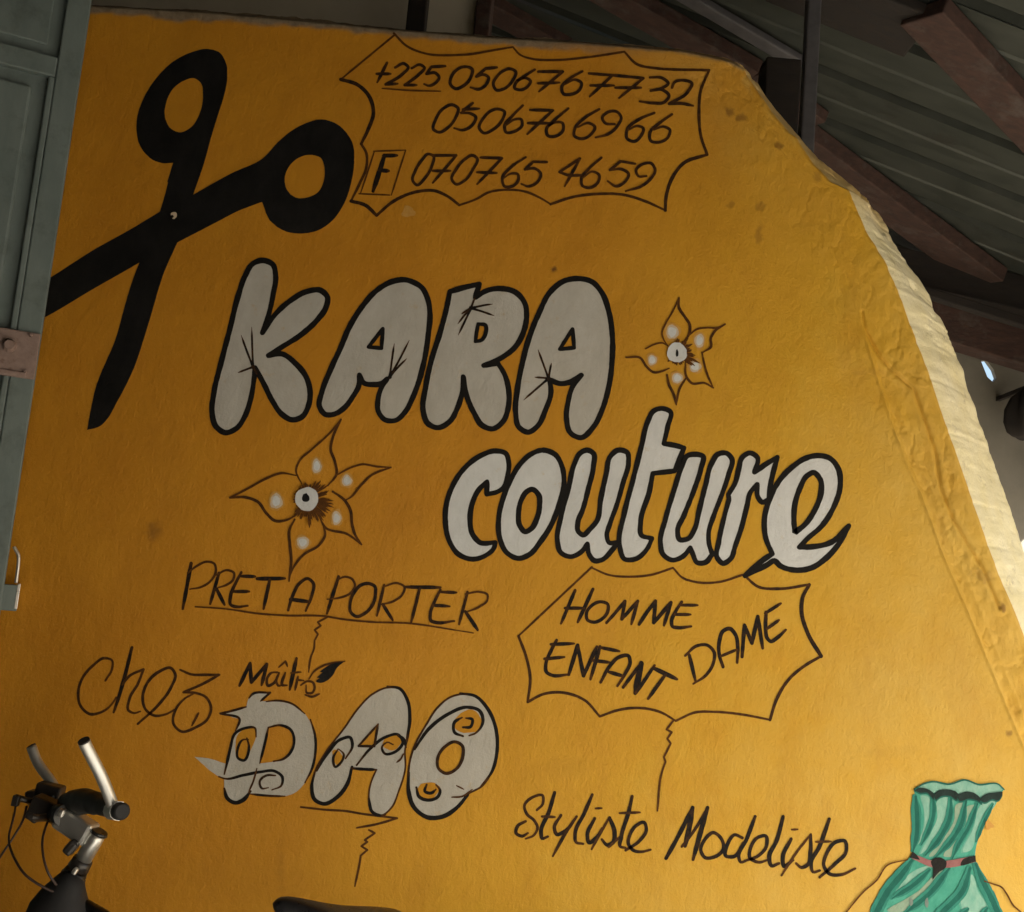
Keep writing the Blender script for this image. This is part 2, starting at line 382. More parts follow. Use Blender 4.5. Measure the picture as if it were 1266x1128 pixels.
# ---- roof of ribbed sheets on timbers ----------------------------------------
TAN = math.tan(math.radians(18)); RZ0 = 4.0
roof = root('sheet_metal_roof', 'dark ribbed sheet metal roof on red-brown timbers above the yellow wall', 'roof', (0, 0, 0))
def rz(x): return RZ0 - TAN * x
ex = Vector((1, 0, -TAN)).normalized(); nup = Vector((TAN, 0, 1)).normalized()
def make_sheet(y0, lift):
    bm = bmesh.new(); prof = []
    pitch, w = .33, 1.02
    y = 0
    while y < w:
        prof += [(y, 0), (y + .135, 0), (y + .145, .007), (y + .155, 0), (y + .275, 0), (y + .288, .045), (y + .318, .045)]; y += pitch
    prof.append((w, 0)); prof = [p for p in prof if p[0] <= w]
    xs = np.linspace(-3.6, 2.75, 15); loops = []
    for x in xs:
        loops.append([bm.verts.new(Vector((x, y0 + py, rz(x))) + nup * (pz + lift + .006 * math.sin(x * 1.7 + y0 * 3))) for py, pz in prof])
    for a, b in zip(loops, loops[1:]):
        for i in range(len(prof) - 1): bm.faces.new((a[i], b[i], b[i + 1], a[i + 1]))
    o = from_bm('roof_sheet', bm, M_ROOF, roof)
    md = o.modifiers.new('gauge', 'SOLIDIFY'); md.thickness = .0015; md.offset = 1
    return o
for i in range(7):
    make_sheet(-4.38 + i * .99, .004 * (i % 2))
def roof_hit(px, py, below=0.0):
    a = at(px, py, -1.6); d = a - CAM
    t = (RZ0 - below - CAM.z - TAN * CAM.x) / (d.z + TAN * d.x)
    return CAM + d * t
def rafter(p, q, w, h, mat=None, name='rafter'):
    bm = bmesh.new(); P, Q = roof_hit(*p, h / 2 + .004), roof_hit(*q, h / 2 + .004)
    beam_bm(bm, P, Q, w, h, nup); return from_bm(name, bm, mat or M_RAFTER, roof, bevel=.006)
rafter((1142, 14), (1330, 215), .17, .06)
rafter((985, 168), (1222, 343), .20, .07)
rafter((700, -40), (930, 92), .15, .06)
rafter((545, -25), (700, 62), .15, .05)
rafter((930, 90), (1010, 150), .13, .05)
rafter((960, -30), (1138, 42), .26, .04, M_DARKTIM, 'ceiling_board')
rafter((836, -12), (992, 80), .07, .03, M_POST, 'steel_purlin')
# hidden but needed: purlins over the near bay
for yy in (-3.6, -1.9):
    bm = bmesh.new(); beam_bm(bm, (-3.5, yy, rz(-3.5) - .055), (2.7, yy, rz(2.7) - .055), .08, .09, nup); from_bm('rafter', bm, M_RAFTER, roof)

# posts behind the wall that carry the roof
def post(px, py, Y, w, mat, label, name, top=None):
    p = at(px, py, Y); bm = bmesh.new(); zt = rz(p.x) - .012 if top is None else top
    box_bm(bm, (w, w, zt), Matrix.Translation((p.x, Y, zt / 2)))
    return tag(from_bm(name, bm, mat, bevel=.006), label, 'post')
post(1001, 90, .62, .045, M_POST, 'slim grey steel roof post rising behind the sloping wall edge', 'steel_post')
post(962, 120, .95, .125, M_DARKTIM, 'dark squared timber post behind the wall beside the steel post', 'timber_post', at(962, 82, .95).z)
post(517, 12, 1.15, .072, M_DARKTIM, 'dark post in front of the limewashed partition above the phone numbers', 'timber_post')

# back wall of the shed, with a small gap where daylight comes through
back = root('cement_wall', 'dull grey cement back wall of the shed behind the yellow wall', 'wall', (0, 2.5, 0))
BY = 2.5
g0, g1 = at(1216, 452, BY), at(1226, 466, BY)
gap = [(-.035, .05), (-.005, .055), (.03, .01), (.045, -.03), (.03, -.055), (.0, -.03)]
gc = (g0 + g1) / 2
outer = [(-3.6, 0), (3.1, 0), (3.1, rz(3.1) - .03), (-3.6, rz(-3.6) - .002)]
pts = outer + [(gc.x + a, gc.z + b) for a, b in gap]
eds = [(i, (i + 1) % 4) for i in range(4)] + [(4 + i, 4 + (i + 1) % 6) for i in range(6)]
vs, es, fs, *_ = delaunay_2d_cdt([Vector(p) for p in pts], eds, [], 1, 1e-6)
fs = [f for f in fs if min(f) < 4]
bm = bmesh.new(); V = [bm.verts.new((v.x, BY, v.y)) for v in vs]
for f in fs: bm.faces.new([V[i] for i in f])
r = bmesh.ops.extrude_face_region(bm, geom=bm.faces[:]); bmesh.ops.translate(bm, vec=(0, .03, 0), verts=[v for v in r['geom'] if isinstance(v, bmesh.types.BMVert)])
bmesh.ops.recalc_face_normals(bm, faces=bm.faces[:])
from_bm('cement_render', bm, M_CEMENT, back)
xe = at(588, 12, 1.3).x
bm = bmesh.new(); v8 = [bm.verts.new((x, y, z)) for y in (1.3, 1.42) for x, z in ((-3.59, 0), (xe, 0), (xe, rz(xe) - .008), (-3.59, rz(-3.59) - .008))]
for f in ((0, 1, 2, 3), (7, 6, 5, 4), (0, 4, 5, 1), (1, 5, 6, 2), (2, 6, 7, 3), (3, 7, 4, 0)): bm.faces.new([v8[i] for i in f])
bmesh.ops.recalc_face_normals(bm, faces=bm.faces[:])
tag(from_bm('partition_wall', bm, M_LIME), 'pale limewashed partition wall showing above the yellow wall near the scissors', 'wall')
bm = bmesh.new(); box_bm(bm, (.06, .20, rz(xe + .033) - .02), Matrix.Translation((xe + .033, 1.36, (rz(xe + .033) - .02) / 2)))
tag(from_bm('timber_post', bm, M_RAFTER, bevel=.006), 'red-brown timber post at the end of the limewashed partition', 'post')
# timbers fixed along the back wall at the right
def plank(p, q, Y, w, h, mat, label, cat='timber', name='wall_plate'):
    bm = bmesh.new(); P, Q = at(*p, Y), at(*q, Y); beam_bm(bm, P, Q, w, h); return tag(from_bm(name, bm, mat, bevel=.006), label, cat)
plank((1040, 318), (1330, 385), 2.28, .16, .17, M_DARKTIM, 'thick dark wall plate timber under the roof sheets at the back')
plank((1090, 345), (1330, 420), 2.12, .05, 0.045, M_DARKTIM, 'thin dark steel angle below the thick dark wall plate')
plank((1100, 383), (1330, 452), 2.36, .12, .18, M_RAFTER, 'broad brown timber fascia above the grey cement wall')
c = at(1271, 478, 2.2); bm = bmesh.new(); rings = []
for k, (dz, r) in enumerate([(0, .012), (-.02, .030), (-.06, .066), (-.12, .088), (-.18, .092), (-.225, .080), (-.24, .060)]):
    rings.append([bm.verts.new(c + Vector((math.cos(a_) * r * (1 + .22 * math.sin(5 * a_ + dz * 9) * min(1, k / 2)), math.sin(a_) * r * .7, dz + .012 * math.sin(3 * a_) * (k > 3)))) for a_ in [2 * math.pi * q / 40 for q in range(40)]])
for r0, r1 in zip(rings, rings[1:]):
    for q in range(40): bm.faces.new((r0[q], r0[(q + 1) % 40], r1[(q + 1) % 40], r1[q]))
bm.faces.new(rings[0]); bm.faces.new(rings[-1][::-1]); bmesh.ops.recalc_face_normals(bm, faces=bm.faces[:])
tag(from_bm('hanging_cloth', bm, M_SACK, smooth=True), 'dark gathered cloth hanging against the grey cement wall under the brown fascia', 'cloth')
bm = bmesh.new(); box_bm(bm, (.02, .32, .02), Matrix.Translation((c.x, 2.35, c.z - .004)))
tag(from_bm('wall_peg', bm, M_DARKTIM), 'short dark wooden peg holding the dark hanging cloth', 'peg')

# enclosing walls out of the picture: the left side of the shed and a front added to hold back sky light
def plain_wall(name, x0, x1, y0, y1, h, label):
    bm = bmesh.new(); box_bm(bm, (x1 - x0, y1 - y0, h), Matrix.Translation(((x0 + x1) / 2, (y0 + y1) / 2, h / 2)))
    return tag(from_bm(name, bm, M_BLOCK), label, 'wall')
plain_wall('unseen_wall', -3.75, -3.6, -4.4, 2.6, 5.18, 'dark unseen side wall closing the shed on the door side')
def under_roof(bm, x0, x1, y0, y1, z0, gap=.006):
    vs_ = [bm.verts.new((x, y, z)) for y in (y0, y1) for x, z in ((x0, z0), (x1, z0), (x1, rz(x1) - gap), (x0, rz(x0) - gap))]
    for f in ((0, 1, 2, 3), (7, 6, 5, 4), (0, 4, 5, 1), (1, 5, 6, 2), (2, 6, 7, 3), (3, 7, 4, 0)): bm.faces.new([vs_[i] for i in f])
    bmesh.ops.recalc_face_normals(bm, faces=bm.faces[:])
bm = bmesh.new(); under_roof(bm, -3.6, .3, -2.98, -2.83, 0)  # front wall added out of view, sized to keep the left side darker
tag(from_bm('unseen_wall', bm, M_BLOCK), 'added unseen front wall of the shed facing the painted wall', 'wall')
def fascia(x0, x1, y0, y1, z0, z1, label):  # boards on posts, added out of view to shape the wall's light
    t = root('baffle', label, 'baffle', ((x0 + x1) / 2, (y0 + y1) / 2, 0)); lx = x1 - x0; ly = y1 - y0; n = 4
    for k in range(n):
        a, b_ = z0 + (z1 - z0) * k / n + .004, z0 + (z1 - z0) * (k + 1) / n
        bm = bmesh.new(); box_bm(bm, (lx, ly, b_ - a), Matrix.Translation(((x0 + x1) / 2, (y0 + y1) / 2, (a + b_) / 2))); from_bm('baffle_board', bm, M_BLOCK, t)
    for u in (0, 1):
        bm = bmesh.new(); px_ = x0 + .06 + (lx - .12) * u if lx > ly else (x0 + x1) / 2; py_ = (y0 + y1) / 2 if lx > ly else y0 + .06 + (ly - .12) * u
        box_bm(bm, (.08, .08, z0), Matrix.Translation((px_, py_, z0 / 2))); from_bm('post', bm, M_BLOCK, t)
fascia(.3, 2.65, -2.98, -2.86, 1.66, 3.12, 'added unseen front awning over the shed entrance')
fascia(2.66, 2.76, -2.98, 2.45, 2.3, 3.12, 'added unseen side awning along the open side of the shed')
bm = bmesh.new(); under_roof(bm, .302, 2.65, -2.97, -2.87, 3.122)  # added to close a gap that let sky light in
tag(from_bm('gap_baffle', bm, M_BLOCK), 'added unseen boarding between front awning and roof', 'boarding')

# ================================================================== the mural, painted on the wall
BASE = .0006                                           # paint film stands this far off the plaster
def surf(px, py, off):
    X, Z = at_np(px, py)
    ep = to_px(xin(Z), Z)[0]
    return np.stack([X, -relief(px, py, ep) - off, Z], -1)
def Rg(x0, y0, s):                                     # a part of the drawing measured at scale s
    return lambda pts: [((x0 + p[0] / s), (y0 + p[1] / s)) + tuple(p[2:]) for p in pts]
def cr(P, closed):
    """Catmull-Rom through P, sampled about every drawing unit"""
    n = len(P)
    if n == 2 and not closed:
        L = math.dist(P[0], P[1]); k = max(2, int(L / 3)); return [(P[0][0] + (P[1][0] - P[0][0]) * i / k, P[0][1] + (P[1][1] - P[0][1]) * i / k) for i in range(k + 1)]
    out = []
    for i in range(n if closed else n - 1):
        p1, p2 = P[i], P[(i + 1) % n]
        p0 = P[(i - 1) % n] if (closed or i > 0) else (2 * p1[0] - p2[0], 2 * p1[1] - p2[1])
        p3 = P[(i + 2) % n] if (closed or i + 2 < n) else (2 * p2[0] - p1[0], 2 * p2[1] - p1[1])
        k = max(2, int(math.dist(p1[:2], p2[:2]) / 1.8))
        # centripetal-ish: limit tangents by the local chord
        def tan(a, b, c):
            la, lb = math.dist(a[:2], b[:2]) + 1e-6, math.dist(b[:2], c[:2]) + 1e-6
            return ((b[0] - a[0]) / la * lb + (c[0] - b[0]) / lb * la) / (la + lb), ((b[1] - a[1]) / la * lb + (c[1] - b[1]) / lb * la) / (la + lb)
        L = math.dist(p1[:2], p2[:2]); t1 = tan(p0, p1, p2); t2 = tan(p1, p2, p3)
        for j in range(k):
            t = j / k; h1 = 2 * t ** 3 - 3 * t * t + 1; h2 = t ** 3 - 2 * t * t + t; h3 = -2 * t ** 3 + 3 * t * t; h4 = t ** 3 - t * t
            out.append((h1 * p1[0] + h2 * L * t1[0] + h3 * p2[0] + h4 * L * t2[0], h1 * p1[1] + h2 * L * t1[1] + h3 * p2[1] + h4 * L * t2[1]))
    if not closed: out.append(tuple(P[-1][:2]))
    return out
def pieces(pts, closed):
    """split a path at its corner points (those with a third value)"""
    cs = [i for i, p in enumerate(pts) if len(p) > 2]
    P = [tuple(p[:2]) for p in pts]
    if not closed:
        cuts = sorted(set([0] + cs + [len(P) - 1])); return [cr(P[a:b + 1], False) for a, b in zip(cuts, cuts[1:])]
    if not cs: return [cr(P, True)]
    out = []
    for a, b in zip(cs, cs[1:] + [cs[0] + len(P)]):
        out.append(cr([P[i % len(P)] for i in range(a, b + 1)], False))
    return out
def outline(pts):
    o = []
    for s in pieces(pts, True): o += s[:-1] if len(pieces(pts, True)) > 1 else s
    return o

class Paint:
    """collects brush strokes and filled areas; build() makes one mesh with one material slot per colour"""
    def __init__(self): self.v = []; self.f = []; self.mi = []; self.ink = []; self.mats = []; self.off = BASE; self.n = 0
    def slot(self, m):
        if m not in self.mats: self.mats.append(m)
        return self.mats.index(m)
    def add(self, px, py, faces, mat, ink, step=.000015):
        self.off += step
        co = surf(np.asarray(px, float), np.asarray(py, float), self.off); b = len(self.v)
        self.v += co.tolist(); self.f += [[b + i for i in f] for f in faces]; s = self.slot(mat)
        self.mi += [s] * len(faces); self.ink += list(ink)
    def fill(self, loops, mat, rough=.35):
        P = []; Eg = []
        for L in loops:
            L = outline(L); b = len(P)
            for x, y in L:
                j = rough * float(fbm(np.array(x / 3.), np.array(y / 3.), 2, 91)) * 2
                P.append(Vector((x + j, y - j)))
            Eg += [(b + i, b + (i + 1) % len(L)) for i in range(len(L))]
        # interior points so that the film follows the plaster
        xs = [p.x for p in P]; ys = [p.y for p in P]
        vs, es, fs, *_ = delaunay_2d_cdt(P, Eg, [], 1, 1e-5)
        if len(loops) > 1:
            cut = [np.array(outline(L)) for L in loops[1:]]
            def inside(f):
                x = sum(vs[i].x for i in f) / len(f); y = sum(vs[i].y for i in f) / len(f)
                for L in cut:
                    a, b = L, np.roll(L, -1, 0); m = (a[:, 1] > y) != (b[:, 1] > y)
                    if (m & (x < (b[:, 0] - a[:, 0]) * (y - a[:, 1]) / (b[:, 1] - a[:, 1] + 1e-12) + a[:, 0])).sum() % 2: return True
                return False
            fs = [f for f in fs if not inside(f)]
        self.add([v.x for v in vs], [v.y for v in vs], [list(f) for f in fs], mat, [1] * len(vs), .00004)
    def ribbon(self, s, w0, w1, wm, mat, ink_k, closed=False):
        s = np.array(s); 
        if len(s) < 2: return
        if closed: s = np.vstack([s, s[:1]])
        d = np.gradient(s, axis=0)
        if closed: d[0] = d[-1] = s[1] - s[-2]
        L = np.hypot(d[:, 0], d[:, 1]) + 1e-9; nx, ny = -d[:, 1] / L, d[:, 0] / L
        t = np.linspace(0, 1, len(s)); cum = np.concatenate([[0], np.cumsum(np.hypot(*np.diff(s, axis=0).T))])
        self.n += 1
        nzz = 1 + .34 * fbm(cum / 11 + self.n * 7.3, cum * 0 + 1.5, 3, 7)
        if closed: W = wm * nzz; W[-1] = W[0]
        else:
            e = np.clip(np.minimum(t, 1 - t) * 2, 0, 1)
            W = (w0 + (w1 - w0) * t) * (1 - sstep(0, .5, e)) + wm * sstep(0, .5, e); W = W * nzz
        e1 = 1 + .10 * fbm(cum / 2.5 + self.n, cum * 0 + .5, 2, 3); e2 = 1 + .10 * fbm(cum / 2.5 + self.n, cum * 0 + 5.5, 2, 5)
        a = s + np.stack([nx, ny], -1) * (W * e1 / 2)[:, None]; b = s - np.stack([nx, ny], -1) * (W * e2 / 2)[:, None]
        n = len(s); px = np.concatenate([a[:, 0], b[:, 0]]); py = np.concatenate([a[:, 1], b[:, 1]])
        ik = np.clip(sstep(1.6, 5.2, W) * .75 + .25, 0, 1) * ink_k
        self.add(px, py, [[i, i + 1, n + i + 1, n + i] for i in range(n - 1)], mat, np.concatenate([ik, ik]))
    def dot(self, x, y, rx, ry=None, mat=None, ink=1.0, k=14, rot=0, rough=.12, step=.000015):
        ry = rx if ry is None else ry; ph = random.random() * 9
        A = [2 * math.pi * i / k for i in range(k)]
        R_ = [1 + rough * math.sin(3 * a + ph) * .6 + rough * random.uniform(-.6, .6) for a in A]
        c, s_ = math.cos(rot), math.sin(rot)
        px = [x + (rx * r * math.cos(a) * c - ry * r * math.sin(a) * s_) for a, r in zip(A, R_)]; py = [y + (rx * r * math.cos(a) * s_ + ry * r * math.sin(a) * c) for a, r in zip(A, R_)]
        self.add(px + [x], py + [y], [[i, (i + 1) % k, k] for i in range(k)], mat or M_INK, [ink] * (k + 1), step)
    def stroke(self, pts, w=4.0, closed=False, mat=None, taper=(.7, .6), ink=1.0):
        P = pieces(pts, closed); mat = mat or M_INK
        whole = closed and len(P) == 1
        for i, s in enumerate(P):
            if whole: self.ribbon(s, w, w, w, mat, ink, True); break
            a = w * (taper[0] if (i == 0 and not closed) else .9); b = w * (taper[1] if (i == len(P) - 1 and not closed) else .9)
            self.ribbon(s, a, b, w, mat, ink)
            for (x, y), r in ((s[0], a), (s[-1], b)): self.dot(x, y, r * .5, mat=mat, ink=ink * min(1, .25 + .75 * float(sstep(1.6, 5.2, r))), k=10, rough=.05)
    def build(self, name, label=None, parent=None):
        me = bpy.data.meshes.new(name); me.from_pydata(self.v, [], self.f)
        for m in self.mats: me.materials.append(m)
        me.polygons.foreach_set('material_index', self.mi); me.update()
        a = me.attributes.new('ink', 'FLOAT', 'POINT'); a.data.foreach_set('value', self.ink)
        # all paint faces the yard
        bm = bmesh.new(); bm.from_mesh(me); bm.normal_update()
        bmesh.ops.reverse_faces(bm, faces=[f for f in bm.faces if f.normal.y > 0]); bm.to_mesh(me); bm.free()
        o = link(name, me, parent or wall)
        if label: o['label'] = label
        return o
C = 1
# ---- scissors
p = Paint()
p.fill([[(256, 61), (271, 65), (279.5, 78), (281, 96), (277, 119), (269, 144), (260, 174), (253, 200, C), (225, 235, C), (207, 225, C), (214, 201.7, C), (200, 202), (186, 196), (174, 182), (169, 164), (169.4, 147), (179, 119), (195, 95), (215, 76), (237, 65)],
        [(240, 97), (249, 104), (251, 119), (246.5, 141.5), (236, 158), (222, 164), (211, 159), (204, 144), (206, 126), (215, 109), (228, 100)]], M_BLACK)
p.fill([[(260, 174, C), (253, 200), (239, 241), (219.5, 300, C), (205, 332), (183.5, 401), (165, 457), (143.7, 499.5), (133, 518), (124, 527), (107.7, 532, C), (111.7, 510), (119.7, 475.5), (130.4, 449), (141, 425), (154, 380), (163.6, 348), (172.4, 325, C), (198.4, 260), (214.4, 201.7), (225, 168, C)]], M_BLACK)
p.fill([[(396, 148), (411, 151), (426.4, 162), (436.5, 179.5), (438, 200), (434, 227.5), (425, 253), (411, 273), (393.5, 285), (374, 289), (352, 286), (334, 273), (324, 250, C), (295, 261), (266, 276), (219.5, 300, C), (172.4, 325, C), (149, 338.5), (114, 358.4), (60.6, 390), (24, 408, C), (28, 364, C), (66.5, 341), (114, 310.5), (159.6, 285), (198, 262, C), (239, 241, C), (285.6, 215), (325, 196), (345.5, 174.4), (363, 160.5), (381, 151.7)],
        [(386, 192), (397, 196), (401, 207), (400, 225), (393.5, 237.6), (378, 245), (365.7, 244.7), (355.6, 236), (352, 222.4), (357, 207), (371, 194.6)]], M_BLACK)
p.dot(215, 266.5, 4, 4.5, M_DAB, step=.00012); p.dot(213, 268, 1.8, 2, M_BLACK, step=.00008)
p.build('scissors_painting', 'large open pair of scissors painted in solid black')

# ---- bubble letters
def bubble(name_label, contour, holes=(), w=7.0, hole_w=None, fillmat=None, sparks=(), tri=(), extra=None):
    p = Paint(); p.fill([contour] + list(holes), fillmat or M_WHITE); p.off += .00025
    p.stroke(contour, w, True, ink=1.35)
    for h in holes: p.stroke(h, hole_w or w, True, ink=1.4)
    for o, ends in sparks:
        for e in ends: p.stroke([o, ((o[0] + e[0]) / 2 + random.uniform(-.6, .6), (o[1] + e[1]) / 2 + random.uniform(-.6, .6)), e], 2.6, taper=(1.5, .25), ink=2.2)
        p.dot(o[0], o[1], 2.6)
    if extra: extra(p)
    return p.build('bubble_letter', name_label)
K_ = Rg(250, 310, 4.862); R_ = Rg(510, 330, 4.862)
bubble('big grey-white bubble letter K outlined in black', K_([(365, 60), (425, 85), (442, 150), (428, 260), (400, 385), (362, 495, C), (430, 395), (530, 302), (630, 247), (712, 240), (753, 280), (743, 345), (690, 420), (590, 510), (480, 580), (398, 632, C), (480, 622), (560, 678), (620, 750), (648, 840), (640, 930), (600, 1000), (540, 1018), (480, 985), (420, 900), (370, 800), (318, 705, C), (312, 770), (290, 900), (260, 990), (205, 1070), (140, 1095), (85, 1060), (60, 980), (70, 860), (110, 690), (165, 480), (215, 280), (260, 150), (305, 80)]),
       sparks=[(K_([(306, 700)])[0], K_([(235, 510), (298, 460), (215, 735), (330, 745)]))])
A1 = K_([(740, 985), (706, 940), (720, 850), (770, 720), (830, 590), (890, 450), (960, 340), (1050, 240), (1150, 185), (1230, 178)]) + R_([(0, 92), (52, 122), (90, 190), (105, 280), (96, 400), (72, 560), (35, 700), (0, 790)]) + K_([(1222, 968), (1160, 1022), (1100, 1018), (1060, 970), (1058, 890), (1080, 820), (1112, 772, C), (1080, 800), (1030, 806), (970, 795), (945, 748, C), (942, 810), (905, 880), (850, 950), (790, 985)])
bubble('grey-white bubble letter A beside the letter K', A1, [K_([(1086, 470, C), (1078, 588, C), (1000, 580, C)])], hole_w=5.2, sparks=[(K_([(1128, 760)])[0], K_([(1155, 560), (1245, 540), (1230, 650)]))])
bubble('grey-white bubble letter R with a square notch on top', R_([(225, 150, C), (300, 128), (402, 105, C), (378, 185, C), (440, 147), (530, 132), (620, 155), (675, 220), (686, 300), (665, 400), (620, 480), (540, 545), (428, 594, C), (512, 580, C), (550, 640), (578, 740), (575, 850), (545, 930), (480, 975), (420, 955), (370, 880), (330, 790), (305, 662, C), (300, 750), (270, 850), (225, 930), (150, 968), (90, 940), (65, 870), (80, 720), (120, 540), (165, 400), (205, 250)]),
       [R_([(395, 345, C), (438, 352), (440, 400), (415, 442), (378, 450, C), (385, 400)])], hole_w=5, sparks=[(R_([(352, 250)])[0], R_([(482, 225), (490, 295), (275, 412), (273, 345), (295, 285), (375, 190)]))])
bubble('grey-white bubble letter A beside the small flower', R_([(995, 72), (1080, 92), (1140, 160), (1180, 270), (1200, 400), (1200, 560), (1180, 720), (1140, 860), (1090, 960), (1010, 1028), (950, 1000), (926, 920), (936, 810), (965, 715), (1015, 652, C), (950, 693), (890, 703), (825, 680, C), (832, 760), (800, 860), (750, 960), (695, 995), (640, 965), (620, 880), (630, 740), (660, 580), (700, 430), (760, 280), (830, 150), (910, 87)]),
       [R_([(962, 375, C), (972, 488, C), (885, 496, C)])], hole_w=5.2, sparks=[(R_([(818, 672)])[0], R_([(755, 500), (835, 580), (735, 665), (668, 802)]))])
C1 = Rg(540, 490, 4.862); C2 = Rg(800, 490, 4.862)
W2 = 6.6
bubble('white outlined lower case letter c', C1([(360, 330), (415, 345), (433, 400), (425, 480), (400, 552), (365, 575), (300, 590, C), (302, 515, C), (255, 560), (215, 640), (200, 740), (215, 830), (260, 880), (352, 880, C), (345, 910), (290, 960), (215, 980), (130, 950), (75, 870), (52, 760), (60, 640), (100, 530), (170, 430), (260, 360)]), w=W2, fillmat=M_SILVER)
bubble('white outlined lower case letter o', C1([(640, 325), (710, 350), (755, 430), (765, 520), (735, 650), (690, 770), (620, 880), (560, 950), (490, 975), (420, 940), (380, 860), (372, 740), (400, 610), (440, 510), (500, 410), (565, 350)]), [C1([(572, 560), (610, 590), (618, 660), (600, 740), (570, 795), (530, 815), (500, 780), (492, 700), (510, 620), (540, 575)])], w=W2, fillmat=M_SILVER)
bubble('white outlined lower case letter u beside the o', C1([(905, 325), (942, 345), (942, 420), (910, 560), (878, 680), (848, 760), (850, 812), (878, 835), (920, 800), (962, 750), (985, 620), (1018, 470), (1045, 360), (1090, 325), (1145, 340), (1152, 400), (1120, 520), (1080, 660), (1040, 770), (1022, 840), (1035, 880), (1088, 880, C), (1050, 930), (990, 985), (950, 990), (915, 950), (905, 888, C), (870, 935), (800, 965), (745, 940), (725, 870), (745, 730), (790, 560), (830, 400), (860, 345)]), w=W2, fillmat=M_SILVER)
bubble('white outlined lower case letter t with a tall stem', [(819.5, 505.4), (828.8, 509.5), (825.7, 527), (820.6, 548.6, C), (833, 550.7), (845.7, 554, C), (834, 582.6, C), (807, 585.6, C), (803, 607), (792, 646), (793, 662), (806, 666, C), (800, 679), (784.8, 691.6), (772.4, 691.6), (766, 675), (772, 634), (782.7, 593), (793, 551.7), (801, 521), (808, 508.5)], w=W2, fillmat=M_SILVER)
bubble('white outlined lower case letter u between the t and the r', C2([(290, 350), (336, 362), (325, 430), (280, 570), (220, 720), (183, 810), (195, 862), (245, 858), (285, 800), (312, 690), (350, 540), (390, 400), (425, 350), (480, 345), (508, 375), (490, 470), (450, 590), (400, 720), (370, 820), (375, 900), (392, 950, C), (350, 1000), (300, 1000), (275, 950), (260, 912, C), (220, 960), (150, 985), (95, 950), (80, 880), (110, 740), (160, 570), (210, 420), (240, 360)]), w=W2, fillmat=M_SILVER)
bubble('white outlined lower case letter r', C2([(620, 342), (662, 368), (645, 458, C), (720, 405), (783, 368, C), (760, 450), (740, 540), (733, 620, C), (692, 638), (667, 610), (662, 530, C), (620, 580), (600, 660), (570, 780), (530, 900), (500, 980), (455, 1005), (420, 970), (430, 880), (465, 720), (492, 620, C), (488, 592, C), (530, 520), (550, 440), (575, 365)]), w=W2, fillmat=M_SILVER)
bubble('white outlined lower case letter e with a swash tail', C2([(1020, 358), (1100, 375), (1150, 440), (1160, 540), (1120, 670), (1050, 780), (960, 860), (915, 908, C), (1000, 905), (1100, 882), (1212, 780, C), (1150, 890), (1080, 970), (980, 1035), (880, 1045), (800, 1020), (765, 990), (720, 1015), (588, 1080, C), (680, 998), (752, 948, C), (715, 860), (705, 740), (740, 610), (800, 500), (880, 420), (950, 375)]),
       [C2([(1000, 460), (1040, 500), (1045, 580), (1010, 680), (950, 770), (888, 820, C), (882, 740), (890, 640), (920, 550), (960, 480)])], w=7, fillmat=M_SILVER)

# ---- master's name: three letters with scroll work
DA = Rg(230, 810, 5.64); AO = Rg(380, 840, 4.338)
def swirl(p, f, fills, lines, w=3.4):
    p.off += .00006
    for c, rx, ry, s in fills:
        q = f([c])[0]; p.dot(q[0], q[1], rx / s, ry / s, M_OCHRE, k=20, rot=-.35, step=.0001)
    p.off += .00006
    for L in lines:
        w_ = w
        if isinstance(L, tuple): w_, L = L
        p.stroke(f(L), w_, taper=(.7, .5), ink=1.7)
p = Paint()
p.fill([DA([(462, 275), (588, 262, C), (520, 322, C), (640, 318), (740, 340), (830, 410), (885, 520), (900, 650), (880, 780), (830, 890), (760, 960), (690, 985), (560, 980), (440, 968, C), (400, 1010), (345, 1030), (290, 1000), (268, 930), (266, 865, C), (230, 848), (60, 710, C), (160, 722), (285, 760, C), (310, 620), (345, 520), (375, 450, C), (240, 408, C), (300, 395), (420, 360, C), (440, 300)]),
        DA([(575, 505, C), (660, 490), (730, 520), (755, 590), (735, 670), (680, 725), (600, 745), (520, 755, C), (545, 640)])], M_WHITE)
p.off += .00008
p.fill([DA([(358, 560), (420, 512), (478, 512), (488, 560), (462, 640), (430, 700), (385, 738), (352, 705), (345, 630)])], M_OCHRE)
p.off += .00008
for w, L in [(3, [(440, 300), (462, 275), (588, 262, C), (520, 322)]), (3, [(420, 362), (300, 395), (240, 408, C), (375, 450), (345, 530)]), (3.4, [(868, 450), (900, 560), (903, 680), (880, 790), (830, 890)]), (3, [(690, 985), (560, 980), (440, 968)]), (5, [(450, 950), (400, 1010), (345, 1030), (290, 1000), (268, 930)]),
             (3.6, [(230, 848), (272, 862), (400, 838), (520, 815), (620, 810), (672, 850), (665, 910), (600, 940)]), (3, [(625, 840), (560, 840), (515, 880), (530, 930), (575, 925)]), (2.4, [(495, 790), (470, 880), (435, 960)]), (3.6, [(268, 830), (290, 740), (310, 650), (345, 545), (420, 508), (480, 508), (490, 570)]),
             (3.6, [(425, 580), (440, 640), (400, 735), (365, 720), (362, 650), (400, 590), (435, 590)]), (3.4, [(575, 505, C), (660, 490), (730, 520), (755, 590), (735, 670), (680, 725), (610, 742)]), (3.4, [(575, 505), (545, 640), (515, 755)]), (2.6, [(560, 325), (640, 318), (740, 340), (830, 410)])]:
    p.stroke(DA(L), w, taper=(.6, .5), ink=1.7)
p.build('bubble_letter', 'grey-white letter D with horn-like spikes and scroll work')
